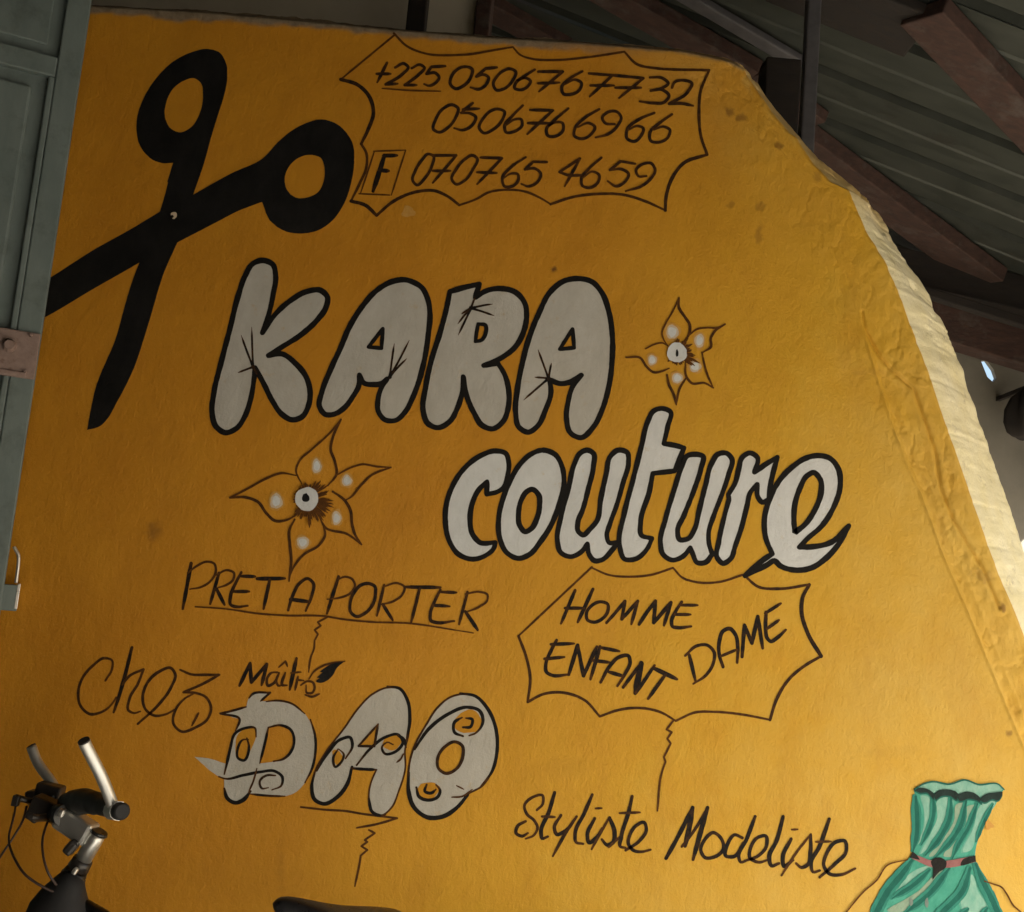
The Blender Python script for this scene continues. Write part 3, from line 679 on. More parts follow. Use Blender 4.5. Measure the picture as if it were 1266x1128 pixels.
p = Paint(); Ac = [(430, 45), (490, 50), (535, 110), (548, 200), (540, 310), (525, 370), (525, 480), (490, 600), (450, 690), (400, 728), (350, 710), (330, 640), (340, 560), (370, 485, C), (240, 475, C), (215, 560), (160, 630), (90, 668), (40, 645), (25, 580), (40, 500), (100, 390), (200, 260), (270, 160), (350, 80)]
p.fill([AO(Ac), AO([(380, 240, C), (360, 360, C), (275, 358, C)])], M_WHITE)
p.stroke(AO(Ac), 2.4, True, ink=1.6)
swirl(p, AO, [((163, 420), 26, 46, 4.338), ((455, 340), 50, 40, 4.338)], [(4.2, [(430, 40), (495, 50), (538, 115), (550, 210), (528, 350)]), (5, [(240, 470), (215, 560), (160, 632), (90, 668), (40, 645), (24, 580), (40, 500)]), (4, [(238, 478), (300, 482), (372, 485)]), (4, [(50, 490), (110, 395), (180, 322), (230, 312), (242, 355), (205, 425)]),
    (3.2, [(165, 375), (140, 420), (150, 470), (185, 440), (195, 400), (170, 375)]), (3.6, [(265, 460), (340, 370), (420, 310), (490, 298), (512, 335), (470, 390), (415, 398), (400, 365), (430, 338), (460, 350)]), (4, [(485, 300), (515, 320), (530, 365)]), (3, [(380, 240, C), (360, 360, C), (275, 358, C), (380, 240)]), (2.4, [(515, 400), (500, 430), (480, 445)]), (4, [(330, 640), (350, 712), (400, 730), (420, 725)])])
p.build('bubble_letter', 'grey-white letter A with scroll work between the D and the O')
p = Paint(); Oc = [(830, 80), (900, 90), (960, 150), (1005, 250), (1015, 370), (990, 490), (940, 570), (865, 612, C), (800, 690), (720, 735), (650, 740), (580, 690), (545, 600), (545, 470), (570, 370), (640, 240), (700, 150), (770, 95)]
Oh = [(790, 335), (830, 355), (835, 410), (800, 480), (745, 505), (705, 480), (700, 420), (740, 360)]
p.fill([AO(Oc), AO(Oh)], M_WHITE)
p.stroke(AO(Oc), 2.6, True, ink=1.6)
swirl(p, AO, [((862, 228), 74, 62, 4.338), ((645, 600), 62, 46, 4.338)], [(4.4, [(820, 76), (900, 90), (965, 155), (1010, 260), (1018, 380), (990, 495), (930, 575)]), (5.6, [(860, 620), (800, 690), (720, 738), (645, 740), (575, 690), (543, 600), (545, 500)]), (4.4, [(575, 375), (650, 268), (750, 190), (860, 150), (925, 170), (942, 225), (900, 290), (868, 302)]),
    (4, [(835, 305), (790, 285), (790, 230), (830, 205)]), (4, [(835, 258), (875, 255), (885, 215), (850, 208)]), (4.2, [(585, 580), (600, 630), (650, 648), (700, 630), (712, 595), (690, 565)]), (4, [(640, 565), (630, 600), (665, 610), (690, 590)]), (2.4, [(775, 632), (830, 628), (885, 590)]), (2, [(800, 570), (840, 590)])])
p.stroke(AO(Oh), 4, True)
p.build('bubble_letter', 'grey-white letter O with scroll work')

# ---- flowers
def flower(f, s, petals, dabs, disc, r, label, hairs, slit):
    p = Paint()
    for (x, y), rx, ry in dabs:
        q = f([(x, y)])[0]
        p.dot(q[0], q[1], rx * 1.25 / s, ry * 1.2 / s, M_DUST, k=18); p.dot(q[0], q[1], rx * .95 / s, ry * .92 / s, M_DAB, k=16, step=.00008); p.dot(q[0], q[1], rx * .62 / s, ry * .64 / s, M_SILVER, k=14, step=.00008)
    for w, L in petals: p.stroke(f(L), w, taper=(.75, .55), ink=.85)
    c = f([disc])[0]
    for a0, a1, l0, l1, n in hairs:
        for k in range(n):
            a = math.radians(random.uniform(a0, a1)); l = random.uniform(l0, l1) / s; r0 = r / s * .8; m = random.uniform(-.15, .15)
            p.stroke([(c[0] + r0 * math.cos(a), c[1] + r0 * math.sin(a)), (c[0] + (r0 + l * .6) * math.cos(a + m), c[1] + (r0 + l * .6) * math.sin(a + m)), (c[0] + (r0 + l) * math.cos(a + m), c[1] + (r0 + l) * math.sin(a + m))], 2.2, taper=(1.2, .3), ink=.95)
    p.dot(c[0], c[1], r / s, r * 1.02 / s, M_SILVER, k=24, rough=.06, step=.00012)
    p.dot(c[0] + slit[0] / s, c[1] + slit[1] / s, slit[2] / s, slit[3] / s, M_BLACK, k=14, step=.0001)
    return p.build('flower_painting', label)
F1 = Rg(760, 360, 7.888); F2 = Rg(270, 510, 5.504)
flower(F2, 5.504, [(2.8, [(835, 50), (770, 130), (640, 250), (550, 335), (530, 390), (575, 500)]), (3.4, [(835, 50), (780, 170), (765, 250), (795, 340), (805, 420), (745, 500)]), (2.6, [(800, 430), (920, 370), (980, 355), (1080, 370), (1175, 375)]), (3, [(1175, 375), (1040, 430), (960, 510), (900, 580), (860, 600)]),
    (3.8, [(780, 540), (860, 600), (900, 670), (910, 760), (930, 830), (975, 900)]), (3, [(975, 900), (880, 830), (730, 785), (680, 690)]), (3.2, [(715, 770), (728, 830), (690, 900), (580, 970), (510, 1060), (485, 1120)]), (3.6, [(520, 730), (485, 800), (488, 900), (497, 1000), (482, 1150)]), (3, [(80, 582), (200, 520), (330, 450), (430, 415), (530, 430)]), (3.6, [(80, 582), (190, 580), (270, 610), (330, 690), (390, 740), (460, 735), (530, 700)])],
    [((670, 365), 34, 52), ((875, 465), 38, 44), ((805, 720), 34, 50), ((575, 885), 44, 44), ((395, 605), 44, 56)], (605, 592), 80, 'larger painted five-petal flower under the letters K and A', [(-60, 30, 40, 110, 26), (10, 60, 60, 130, 22), (60, 130, 40, 90, 26), (-130, -60, 15, 50, 12), (130, 250, 10, 40, 10), (70, 100, 110, 140, 3)], (-8, -8, 26, 30))
flower(F1, 7.888, [(2.4, [(625, 70), (560, 210), (490, 330), (460, 410), (480, 480), (520, 540)]), (3.6, [(625, 70), (625, 160), (680, 250), (730, 330), (725, 420), (680, 490)]), (2.6, [(725, 430), (800, 375), (900, 360), (1000, 360), (1075, 325)]), (3.2, [(1075, 325), (970, 400), (935, 470), (940, 540), (860, 600)]),
    (2.8, [(850, 600), (870, 700), (900, 810), (960, 945)]), (3, [(960, 945), (880, 900), (750, 900), (700, 840), (690, 690)]), (2.8, [(700, 840), (630, 960), (600, 1110)]), (3.6, [(510, 820), (530, 920), (570, 1000), (600, 1110)]), (2.2, [(300, 565), (380, 525), (470, 510), (520, 540)]), (3, [(110, 650), (250, 655), (310, 740), (380, 795), (460, 785), (530, 755)])],
    [((560, 400), 66, 76), ((825, 485), 50, 74), ((785, 735), 60, 60), ((610, 850), 56, 56), ((365, 675), 48, 56)], (605, 605), 96, 'smaller painted five-petal flower right of the big letters', [(-50, 50, 40, 120, 24), (40, 130, 20, 50, 18), (-90, -40, 20, 70, 8), (20, 35, 120, 170, 3)], (0, 5, 14, 36))

# ---- phone panel: bordered by scallops, three rows of numbers
Cz = Rg(300, 0, 3.956); Dz = Rg(600, 0, 3.956)
def border(lines, name, label):
    p = Paint()
    for w, L in lines: p.stroke(L, w, taper=(.95, .8), ink=.9)
    return p.build(name, label)
phone = border([(2.6, Cz([(740, 175), (480, 390)])), (4.6, Cz([(480, 390), (560, 415), (620, 475), (640, 545), (612, 640), (580, 705)])), (3.4, Cz([(580, 705), (605, 750), (605, 820), (572, 900), (530, 985)])), (4.4, Cz([(530, 985), (600, 1005), (655, 1055)])), (4, Cz([(655, 1055), (740, 985), (850, 940), (940, 935), (1000, 960), (1060, 1005)])),
    (3, [(568, 254), (590, 246)] + Dz([(10, 945), (110, 930), (200, 940), (260, 965), (320, 1000)])), (3.6, Dz([(320, 1000), (430, 965), (560, 950), (680, 955), (780, 985), (880, 1030)])), (4.4, Dz([(880, 1030), (885, 960), (910, 880), (970, 800), (1085, 758)])), (3.8, Dz([(1085, 758), (1055, 670), (1045, 560), (1055, 440), (1095, 345)])),
    (3.4, Dz([(1095, 345), (960, 343), (830, 335), (740, 315), (680, 255)])), (3, Dz([(680, 255), (500, 282), (330, 296), (230, 290), (170, 270), (135, 232)])), (3, Cz([(740, 165), (800, 225), (900, 265), (1030, 272), (1150, 262)]) + Dz([(0, 255), (135, 232)]))], 'number_panel_border', 'thin black scalloped border round the phone numbers')
def word(strokes, name, label, parent=None, w=4.0):
    p = Paint()
    for S in strokes:
        ww = w; cl = False
        if isinstance(S, tuple): ww, S = S
        if S[-1] is True: cl = True; S = S[:-1]
        p.stroke(S, ww, cl, taper=(.8, .65))
    return p.build(name, label, parent)
def Z(f, L): 
    cl = L[-1] is True
    return f(L[:-1]) + [True] if cl else f(L)
N1 = Rg(450, 70, 5.7545); N2 = Rg(650, 70, 5.504); N3 = Rg(430, 170, 5.7545); N4 = Rg(640, 170, 5.504)
T = True
row1 = [Z(N1, l) for l in [[(165, 45), (95, 185)], [(90, 125), (190, 125)], [(222, 80), (285, 52), (315, 75), (270, 130), (155, 200, C), (240, 195)], [(340, 85), (400, 60), (430, 80), (390, 130), (290, 205, C), (375, 205)], [(578, 70), (480, 76, C), (445, 125, C), (510, 120), (535, 150), (510, 190), (460, 210), (428, 198)],
    [(730, 75), (770, 92), (760, 150), (710, 210), (650, 230), (615, 200), (625, 140), (670, 90), T], [(945, 80), (865, 88, C), (800, 145, C), (850, 130), (886, 150), (870, 200), (820, 235), (758, 222)], [(1040, 90), (1080, 110), (1060, 170), (1000, 230), (940, 240), (920, 200), (950, 140), (990, 105), T], [(1215, 95), (1130, 150), (1080, 190), (1070, 225), (1110, 240), (1160, 220), (1185, 175), (1150, 155), (1085, 182)]]]
row1 += [Z(N2, l) for l in [[(85, 105), (252, 105, C), (90, 240)], [(85, 185), (230, 180)], [(385, 103), (290, 160), (245, 210), (255, 255), (310, 260), (365, 230), (380, 185), (340, 160), (265, 192)], [(430, 118), (590, 130, C), (435, 275)], [(440, 200), (600, 200)], [(590, 130), (800, 150, C), (635, 285)], [(610, 215), (785, 215)],
    [(845, 145), (930, 150), (970, 185), (920, 220), (850, 235, C), (930, 230), (975, 270), (940, 315), (870, 320), (775, 308)], [(995, 215), (1010, 180), (1080, 165), (1130, 185), (1105, 240), (975, 325, C), (1060, 322), (1138, 338)]]]
row1.append((2.2, N1([(130, 230), (300, 243), (545, 250)])))
word(row1, 'phone_number', 'first row of numbers, with country code', phone, 4.0)
row2 = [Z(N1, l) for l in [[(630, 345), (670, 370), (655, 430), (600, 505), (530, 540), (495, 520), (510, 450), (560, 375), T], [(775, 332), (700, 392)], [(705, 378), (820, 372)], [(690, 402), (760, 408), (795, 430), (770, 490), (700, 525), (642, 512)], [(950, 375), (1000, 395), (985, 450), (920, 520), (850, 545), (820, 510), (850, 440), (900, 390), T], [(1130, 350), (1060, 420), (1000, 500), (1010, 540), (1070, 535), (1125, 490), (1120, 450), (1070, 450), (1010, 490)]]]
row2 += [Z(N2, l) for l in [[(30, 365), (185, 368, C), (10, 530)], [(15, 455), (165, 455)], [(290, 355), (190, 440), (140, 500), (150, 540), (200, 545), (255, 500), (250, 455), (200, 450), (150, 480)], [(500, 360), (400, 420), (335, 490), (330, 540), (380, 562), (440, 535), (470, 480), (430, 455), (355, 482)], [(605, 462), (540, 455), (520, 420), (560, 380), (620, 378), (648, 410), (620, 480), (560, 530), (475, 553)],
    [(875, 385), (770, 430), (690, 500), (690, 560), (740, 580), (785, 540), (800, 490), (760, 475), (700, 500)], [(995, 395), (910, 455), (845, 520), (850, 575), (910, 585), (965, 555), (980, 500), (940, 480), (870, 500)]]]
word(row2, 'phone_number', 'second row of numbers', phone, 4.0)
row3 = [(2.2, N3(l)) for l in [[(185, 100), (412, 92)], [(412, 92), (310, 412)], [(80, 402), (300, 412)], [(190, 100), (90, 402)]]]
row3 += [(6.2, N3([(262, 130), (180, 385)])), (5.2, N3([(255, 132), (350, 130)])), (5, N3([(222, 236), (292, 240)]))]
row3 += [Z(N3, l) for l in [[(570, 120), (610, 135), (600, 200), (550, 290), (490, 340), (462, 310), (480, 240), (530, 160), T], [(600, 130), (772, 130, C), (605, 325)], [(605, 240), (730, 240)], [(890, 130), (920, 150), (890, 230), (830, 310), (770, 335), (740, 300), (770, 230), (830, 160), T], [(945, 145), (1097, 150, C), (920, 335)], [(920, 250), (1060, 255)], [(1266, 143), (1160, 215), (1100, 290), (1115, 350), (1170, 350), (1215, 300), (1210, 265), (1160, 260), (1110, 290)]]]
row3 += [Z(N4, l) for l in [[(200, 170), (105, 168, C), (50, 220, C), (120, 215), (158, 250), (130, 310), (70, 335), (25, 318)], [(425, 145), (350, 195), (285, 238, C), (340, 258), (440, 260)], [(420, 155), (320, 335)], [(570, 140), (490, 210), (435, 280), (440, 330), (490, 345), (545, 310), (555, 260), (510, 235), (445, 275)], [(798, 182), (700, 165, C), (628, 225, C), (710, 220), (755, 250), (730, 305), (670, 335), (612, 300)], [(875, 266), (820, 265), (805, 225), (850, 185), (910, 180), (935, 225), (900, 290), (840, 335), (735, 368)]]]
word(row3, 'phone_number', 'third row of numbers, after a boxed F', phone, 3.8)
p = Paint(); p.dot(505, 262, 8, 7, M_DUST, k=18, rough=.3); p.dot(506, 260, 3, 4, M_DUST, k=14, rough=.3, step=.00008)
p.build('pale_smudge', None)

# ---- hand-lettered words
P1 = Rg(200, 680, 5.755); P2 = Rg(400, 680, 5.755)
ptp = [(5, P1([(210, 95), (185, 230), (150, 420)])), (3, P1([(185, 165), (250, 115), (320, 85), (375, 100), (386, 150), (350, 220), (280, 265), (200, 280)])), (4.4, P1([(408, 165), (345, 385)])), (3, P1([(390, 178), (470, 145), (515, 165), (510, 210), (460, 250), (395, 272)])), (5, P1([(390, 278), (447, 390)])),
       (4.2, P1([(567, 160), (530, 230), (490, 330), (492, 392), (530, 405), (612, 398)])), (4.4, P1([(565, 188), (665, 190)])), (4.4, P1([(505, 297), (622, 297)])), (5, P1([(680, 206), (876, 204)])), (4.6, P1([(770, 212), (725, 420)])),
       (4.2, P1([(900, 430), (935, 320), (980, 240), (1040, 205), (1080, 240), (1070, 320), (1025, 435)])), (5, P1([(915, 353), (1050, 370)])),
       (4.4, P2([(108, 190), (25, 455)])), (3, P2([(105, 210), (150, 193), (200, 205), (225, 250), (190, 310), (120, 340), (28, 352)])), (4.2, P2([(320, 240), (365, 260), (370, 320), (345, 400), (290, 455), (235, 475), (195, 445), (190, 380), (220, 300), (270, 250)]) + [T]), (3.8, P2([(432, 250), (380, 470)])), (3, P2([(430, 262), (530, 238), (577, 265), (560, 320), (500, 365), (415, 390)])), (4.4, P2([(422, 388), (492, 500)])),
       (4.6, P2([(580, 265), (832, 268)])), (4.4, P2([(685, 275), (625, 515)])), (4.2, P2([(832, 285), (790, 370), (760, 460), (765, 505), (800, 517), (930, 507)])), (3.8, P2([(835, 300), (947, 305)])), (4, P2([(775, 395), (897, 402)])), (4.2, P2([(1025, 300), (965, 530)])), (2.8, P2([(1010, 315), (1110, 300), (1167, 320), (1165, 360), (1110, 405), (1010, 445)])), (5, P2([(1010, 440), (1097, 570)])),
       (2.5, P1([(240, 405), (450, 420), (700, 455), (900, 468), (1180, 475)]) + P2([(100, 488), (320, 512), (630, 525), (900, 565), (1065, 592)]))]
word(ptp, 'handwritten_line', 'underlined capital words PRET A PORTER')
word([(2.6, P1([(1180, 478), (1110, 515, C), (1132, 540, C), (1088, 570, C), (1112, 600, C), (1088, 645, C), (1085, 700), (1062, 760), (1045, 870)]))], 'squiggle_line', None)
Hz = Rg(620, 690, 3.0878); HM = Rg(640, 715, 6.33); DM = Rg(830, 715, 6.33)
panel2 = border([(2.8, Hz([(345, 35), (65, 298)])), (3.6, Hz([(65, 298), (95, 380), (110, 460), (100, 550)])), (3.6, Hz([(100, 550), (160, 520), (240, 515), (320, 545), (375, 605)])), (3.4, Hz([(375, 605), (450, 580), (530, 573), (610, 590), (665, 622)])), (3.2, Hz([(665, 622), (740, 590), (820, 588), (920, 598), (1025, 618)])), (4, Hz([(1025, 618), (1050, 540), (1100, 460), (1160, 410), (1220, 375)])),
    (5.2, Hz([(1220, 375), (1170, 290), (1145, 200), (1150, 150), (1175, 102)])), (3.6, Hz([(1175, 102), (1060, 118), (980, 110), (925, 65)])), (3, Hz([(920, 65), (830, 92), (740, 92), (690, 75), (655, 38)])), (2.8, Hz([(655, 38), (570, 65), (490, 72), (410, 65), (345, 38)])),
    (2.8, Hz([(655, 622), (630, 655, C), (650, 665, C), (633, 690, C), (646, 708, C), (620, 760, C), (626, 778, C), (612, 820), (595, 965)]))], 'word_panel_border', 'scalloped outline round three words, with a squiggle tail')
word([(4.6, HM([(450, 95), (340, 355)])), (4.8, HM([(590, 85), (470, 345)])), (4.4, HM([(370, 235), (520, 235)])), (4.2, HM([(650, 185), (705, 205), (705, 260), (660, 320), (600, 345), (545, 325), (540, 270), (580, 215)]) + [T]), (4.4, HM([(695, 350), (770, 265), (840, 180, C), (815, 322, C), (940, 180, C), (890, 360)])), (4.8, HM([(950, 362), (1010, 270), (1078, 180, C), (1065, 350, C), (1200, 190, C), (1145, 370)])),
      (4.4, DM([(82, 185), (40, 250), (2, 340), (8, 378), (50, 388), (155, 378)])), (4, DM([(70, 212), (205, 212)])), (4, DM([(25, 285), (150, 285)]))], 'handwritten_word', 'capital word HOMME', panel2)
word([(4.6, HM([(305, 485), (265, 560), (220, 680), (225, 735), (270, 760), (395, 755)])), (4.4, HM([(260, 518), (440, 512)])), (4.4, HM([(210, 632), (365, 618)])), (5, HM([(400, 755), (470, 525, C), (515, 765, C), (620, 535)])), (4.8, HM([(645, 535), (570, 792)])), (4.6, HM([(640, 542), (795, 572)])), (4.4, HM([(590, 645), (720, 660)])), (4.6, HM([(650, 815), (720, 690), (790, 620), (868, 610), (880, 650), (840, 750), (780, 845)])), (4.8, HM([(715, 735), (820, 765)])),
      (4.6, HM([(825, 855), (970, 660)])), (7.5, HM([(968, 665), (920, 900)])), (4.6, HM([(925, 900), (1072, 682)])), (5.6, HM([(1065, 705), (1245, 790)])), (4.6, HM([(1160, 750), (1020, 945)]))], 'handwritten_word', 'slanting capital word ENFANT', panel2)
word([(4.8, DM([(140, 600), (190, 810)])), (4, DM([(108, 607), (200, 530), (280, 525), (335, 580), (330, 660), (270, 760), (172, 827)])), (5, DM([(405, 695), (375, 600), (375, 500), (410, 410), (455, 395), (500, 440), (520, 540), (515, 662)])), (4, DM([(390, 610), (510, 560)])), (5, DM([(553, 617), (572, 368, C), (630, 510, C), (677, 300, C), (715, 550)])), (4.8, DM([(742, 265), (738, 400), (750, 470), (775, 495), (830, 465), (895, 405)])), (4.2, DM([(735, 275), (857, 198)])), (4.2, DM([(750, 395), (842, 328)]))], 'handwritten_word', 'capital word DAME rising to the right', panel2)
CH = Rg(80, 780, 4.862)
word([(3.4, CH([(245, 300), (285, 230), (285, 178), (240, 165), (170, 210), (110, 280), (82, 370), (95, 450), (150, 500), (220, 490), (285, 440), (310, 400)])), (4.6, CH([(405, 100), (360, 280), (325, 400), (295, 490)])), (3.4, CH([(345, 325), (390, 272), (475, 232, C), (440, 320), (390, 410), (385, 480), (420, 495), (455, 485)])), (3.8, CH([(440, 560), (560, 450), (640, 340), (665, 260), (640, 225), (570, 245), (500, 310), (470, 400), (485, 470), (540, 510), (600, 505), (670, 470)])),
      (3.4, CH([(695, 235), (760, 262), (850, 265), (930, 265, C), (820, 325), (715, 370, C), (790, 375), (850, 400), (880, 460), (860, 530), (790, 580), (700, 605), (655, 560), (665, 480), (720, 410), (775, 378)])), (3, CH([(805, 495), (765, 570)]))], 'handwritten_word', 'flowing word Chez')
MA = Rg(285, 800, 8.44)
p = Paint()
for w, L in [(4.6, [(95, 405), (205, 172, C), (218, 370, C), (380, 180, C), (325, 400)]), (3.6, [(490, 265), (430, 270), (380, 340), (390, 405), (450, 380), (508, 270)]), (3.4, [(508, 270), (480, 370), (500, 405), (545, 395)]), (3.6, [(572, 270), (545, 400), (590, 400)]), (2.8, [(505, 212), (575, 150, C), (595, 205)]), (5, [(690, 120), (650, 300), (620, 445)]), (2.6, [(630, 272), (737, 263)]), (3.4, [(705, 308), (675, 450)]), (3, [(690, 345), (765, 350)]), (3, [(735, 400), (800, 360), (860, 370), (880, 420), (850, 480), (800, 480), (790, 400)]), (3, [(780, 500), (850, 520), (930, 490)]), (2.6, [(820, 335), (870, 260), (960, 200), (1080, 165), (1192, 150)])]:
    p.stroke(MA(L), w)
p.fill([MA([(1190, 152, C), (1080, 168), (990, 215), (930, 260, C), (960, 265, C), (900, 320, C), (930, 325, C), (890, 360), (925, 375), (1000, 357), (1065, 300), (1115, 215)])], M_BLACK)
p.build('handwritten_word', 'small word with a black quill leaf above the letter D')
word([(3, DA([(800, 1060), (960, 1078), (1128, 1090)]) + AO([(290, 721), (360, 730), (482, 745, C), (380, 775), (265, 797)])), (2.8, AO([(330, 808), (362, 825, C), (308, 862, C), (322, 872, C), (290, 895, C), (322, 915, C), (287, 945, C), (280, 990), (255, 1110)]))], 'squiggle_line', None)
ST = Rg(620, 960, 5.275); MO = Rg(810, 970, 4.869)
word([(3.8, ST([(230, 220), (268, 182), (268, 125), (200, 138), (150, 190), (165, 245), (215, 290), (235, 335), (210, 385), (158, 407)])), (4.2, ST([(158, 293), (105, 325), (95, 370), (135, 390), (172, 370)])), (5.2, ST([(347, 105), (310, 230), (258, 370), (265, 405), (302, 393)])), (3.8, ST([(265, 262), (348, 265)])), (4.6, ST([(388, 253), (345, 340), (360, 378), (410, 360), (490, 262)])), (4.2, ST([(490, 262), (430, 350), (335, 520)])), (4.8, ST([(592, 120), (540, 240), (480, 380), (487, 430), (532, 440)])), (5, ST([(608, 275), (560, 385), (570, 432), (620, 400), (655, 340)])), (3, ST([(613, 210), (655, 207)])),
      (3.4, ST([(588, 475), (640, 380), (705, 265)])), (5.4, ST([(705, 270), (738, 370), (728, 430), (690, 448), (655, 412)])), (3.4, ST([(700, 462), (770, 395)])), (5, ST([(852, 130), (830, 230), (780, 400), (775, 458), (808, 466)])), (3.4, ST([(770, 240), (903, 235)])), (4.4, ST([(810, 482), (900, 420), (945, 345), (930, 300), (880, 320), (838, 380), (828, 440), (860, 482), (910, 492), (972, 478)]))], 'handwritten_word', 'flowing word Styliste')
word([(5.6, MO([(65, 445), (140, 310), (225, 138)])), (6.4, MO([(225, 140), (205, 260), (180, 372)])), (4, MO([(160, 375), (240, 270), (318, 135)])), (6, MO([(315, 140), (270, 300), (228, 452)])), (4.6, MO([(350, 290), (400, 330), (410, 390), (360, 435), (300, 440), (275, 400), (300, 330)]) + [T]), (4.8, MO([(525, 322), (480, 303), (435, 360), (425, 430), (470, 435), (530, 350)])), (5, MO([(602, 193), (550, 330), (503, 440), (515, 468), (545, 460)])), (4.4, MO([(540, 460), (620, 430), (670, 370), (665, 310), (620, 318), (575, 380), (570, 440), (620, 468), (690, 450)])), (5.4, MO([(770, 193), (730, 340), (686, 440), (700, 490), (745, 475)])), (5.2, MO([(818, 328), (768, 440), (775, 492), (830, 455)])), (3, MO([(822, 272), (858, 270)])),
      (3.4, MO([(760, 548), (850, 410), (938, 298)])), (4.8, MO([(935, 305), (935, 400), (915, 485), (880, 500), (848, 475)])), (5.2, MO([(1048, 208), (990, 370), (938, 485), (950, 527), (990, 518)])), (3.2, MO([(968, 346), (1058, 343)])), (4.6, MO([(990, 558), (1080, 480), (1150, 400), (1140, 340), (1090, 345), (1030, 420), (1015, 490), (1050, 538), (1120, 543), (1203, 506)]))], 'handwritten_word', 'flowing word Modeliste')

# ---- the painted dress
DR = Rg(1030, 940, 5.364)
p = Paint()
p.fill([DR([(535, 190, C), (600, 155), (650, 142), (770, 158), (870, 130), (960, 160), (1095, 160), (1132, 195, C), (1060, 300), (1000, 420), (960, 530), (940, 640), (945, 690), (985, 770), (1040, 880), (1100, 1009), (1180, 1200), (1280, 1500, C), (60, 1500, C), (170, 1230), (240, 1090), (280, 1009), (340, 900), (430, 780), (500, 670), (530, 600), (552, 500), (555, 380), (545, 260)])], M_TEAL)
p.off += .00008
p.fill([DR([(540, 188, C), (600, 158), (650, 145), (770, 162), (870, 134), (960, 164), (1090, 164), (1125, 195, C), (1060, 230), (980, 245), (850, 225), (740, 205), (660, 215), (600, 190)])], M_TEALL)
p.off += .00006
for L in [[(590, 235), (630, 245), (650, 330), (640, 420), (590, 530), (560, 560), (600, 450), (605, 340)], [(690, 270), (780, 240), (780, 330), (720, 450), (620, 590), (585, 620), (650, 480), (690, 380)], [(985, 290), (1070, 270), (1010, 380), (950, 500), (905, 600), (870, 610), (930, 450)], [(430, 860), (560, 720), (640, 700), (540, 800), (420, 900)], [(880, 800), (915, 760), (960, 870), (1010, 970), (960, 1020), (870, 1000)]]:
    q = DR(L); cx_, cy_ = sum(t[0] for t in q) / len(q), sum(t[1] for t in q) / len(q)
    p.fill([[(cx_ + (t[0] - cx_) * 1.10 + (1 if t[0] > cx_ else -1) * .9, cy_ + (t[1] - cy_) * 1.04) for t in q]], M_TEALP); p.fill([q], M_TEALL)
for L in [[(820, 290), (870, 280), (850, 380), (780, 500), (690, 630), (640, 640), (730, 520), (800, 400)], [(900, 300), (945, 295), (910, 410), (830, 540), (780, 640), (740, 640), (850, 480)], [(560, 870), (700, 740), (755, 720), (650, 850), (540, 960), (420, 1010), (360, 1000), (480, 920)]]:
    p.fill([DR(L)], M_SAND)
p.off += .00006
for w, L in [(5, [(660, 230), (668, 330), (640, 450), (585, 560)]), (6, [(780, 250), (775, 370), (710, 510), (610, 630)]), (6, [(880, 270), (850, 420), (760, 560), (680, 640)]), (5, [(955, 290), (905, 430), (830, 560), (790, 650)]), (4, [(1060, 290), (990, 430), (950, 540)]), (7, [(545, 240), (556, 380), (552, 500), (530, 600)]), (6, [(640, 725), (540, 820), (390, 915)]), (7, [(768, 715), (660, 860), (480, 1010)]), (8, [(905, 715), (860, 860), (720, 1010), (640, 1100)]), (9, [(530, 650), (450, 760), (360, 870), (300, 980), (240, 1100)]), (8, [(945, 690), (985, 790), (1040, 900), (1100, 1030), (1180, 1210)]), (5, [(895, 985), (800, 1080)]), (5, [(1020, 980), (960, 1070)])]:
    p.stroke(DR([(x_ - 6, y_) for x_, y_ in L]), w * 1.75, mat=M_TEALM, taper=(.5, .35)); p.stroke(DR(L), w * .8, mat=M_TEALD, taper=(.5, .3))
for (x, y), rx, ry in [((515, 940), 12, 26), ((618, 945), 12, 34)]:
    q = DR([(x, y)])[0]; p.dot(q[0], q[1], rx / 5.364, ry / 5.364, M_MAUVE, step=.00008)
p.off += .00006
for L in [[(532, 190), (570, 183), (625, 190), (668, 225), (670, 262), (620, 215), (570, 215)], [(665, 235), (700, 200), (770, 195), (815, 210), (835, 240), (820, 262), (770, 235), (710, 240), (675, 262)], [(820, 240), (870, 210), (940, 220), (975, 255), (985, 285), (940, 262), (890, 255), (835, 270)], [(970, 265), (1010, 225), (1060, 215), (1120, 210), (1090, 265), (1050, 258), (1000, 280)]]:
    p.fill([DR([(x_, y_ + 10) for x_, y_ in L])], M_TEALD); p.fill([DR(L)], M_SOOT)
p.fill([DR([(525, 615, C), (580, 640), (660, 665), (740, 665), (840, 650), (940, 632, C), (943, 672, C), (840, 700), (740, 712), (640, 705), (560, 670), (510, 645, C)])], M_PINK)
p.fill([DR([(525, 605, C), (550, 625), (572, 660, C), (505, 645, C)])], M_BLACK); p.fill([DR([(850, 665), (940, 630, C), (944, 670, C), (840, 690)])], M_BLACK)
p.fill([DR([(645, 670), (695, 643), (748, 670), (745, 705), (700, 740), (655, 792, C), (660, 720)])], M_BLACK)
p.stroke(DR([(490, 658), (350, 700), (290, 790), (200, 870), (90, 1000), (20, 1090)]), 1.9, ink=.9); p.stroke(DR([(1000, 800), (1060, 820), (1110, 838), (1150, 890), (1190, 960), (1240, 1005), (1300, 1080)]), 2.0, ink=.9)
p.stroke(DR([(540, 190), (600, 155), (650, 142), (770, 158), (870, 130), (960, 160), (1095, 160), (1132, 195)]), 2.2, mat=M_TEALD)
p.dot(*DR([(1030, 432)])[0], 5, 5, M_DUST, rough=.3)
p.build('dress_painting', 'painted teal strapless dress with pink belt and black bow')

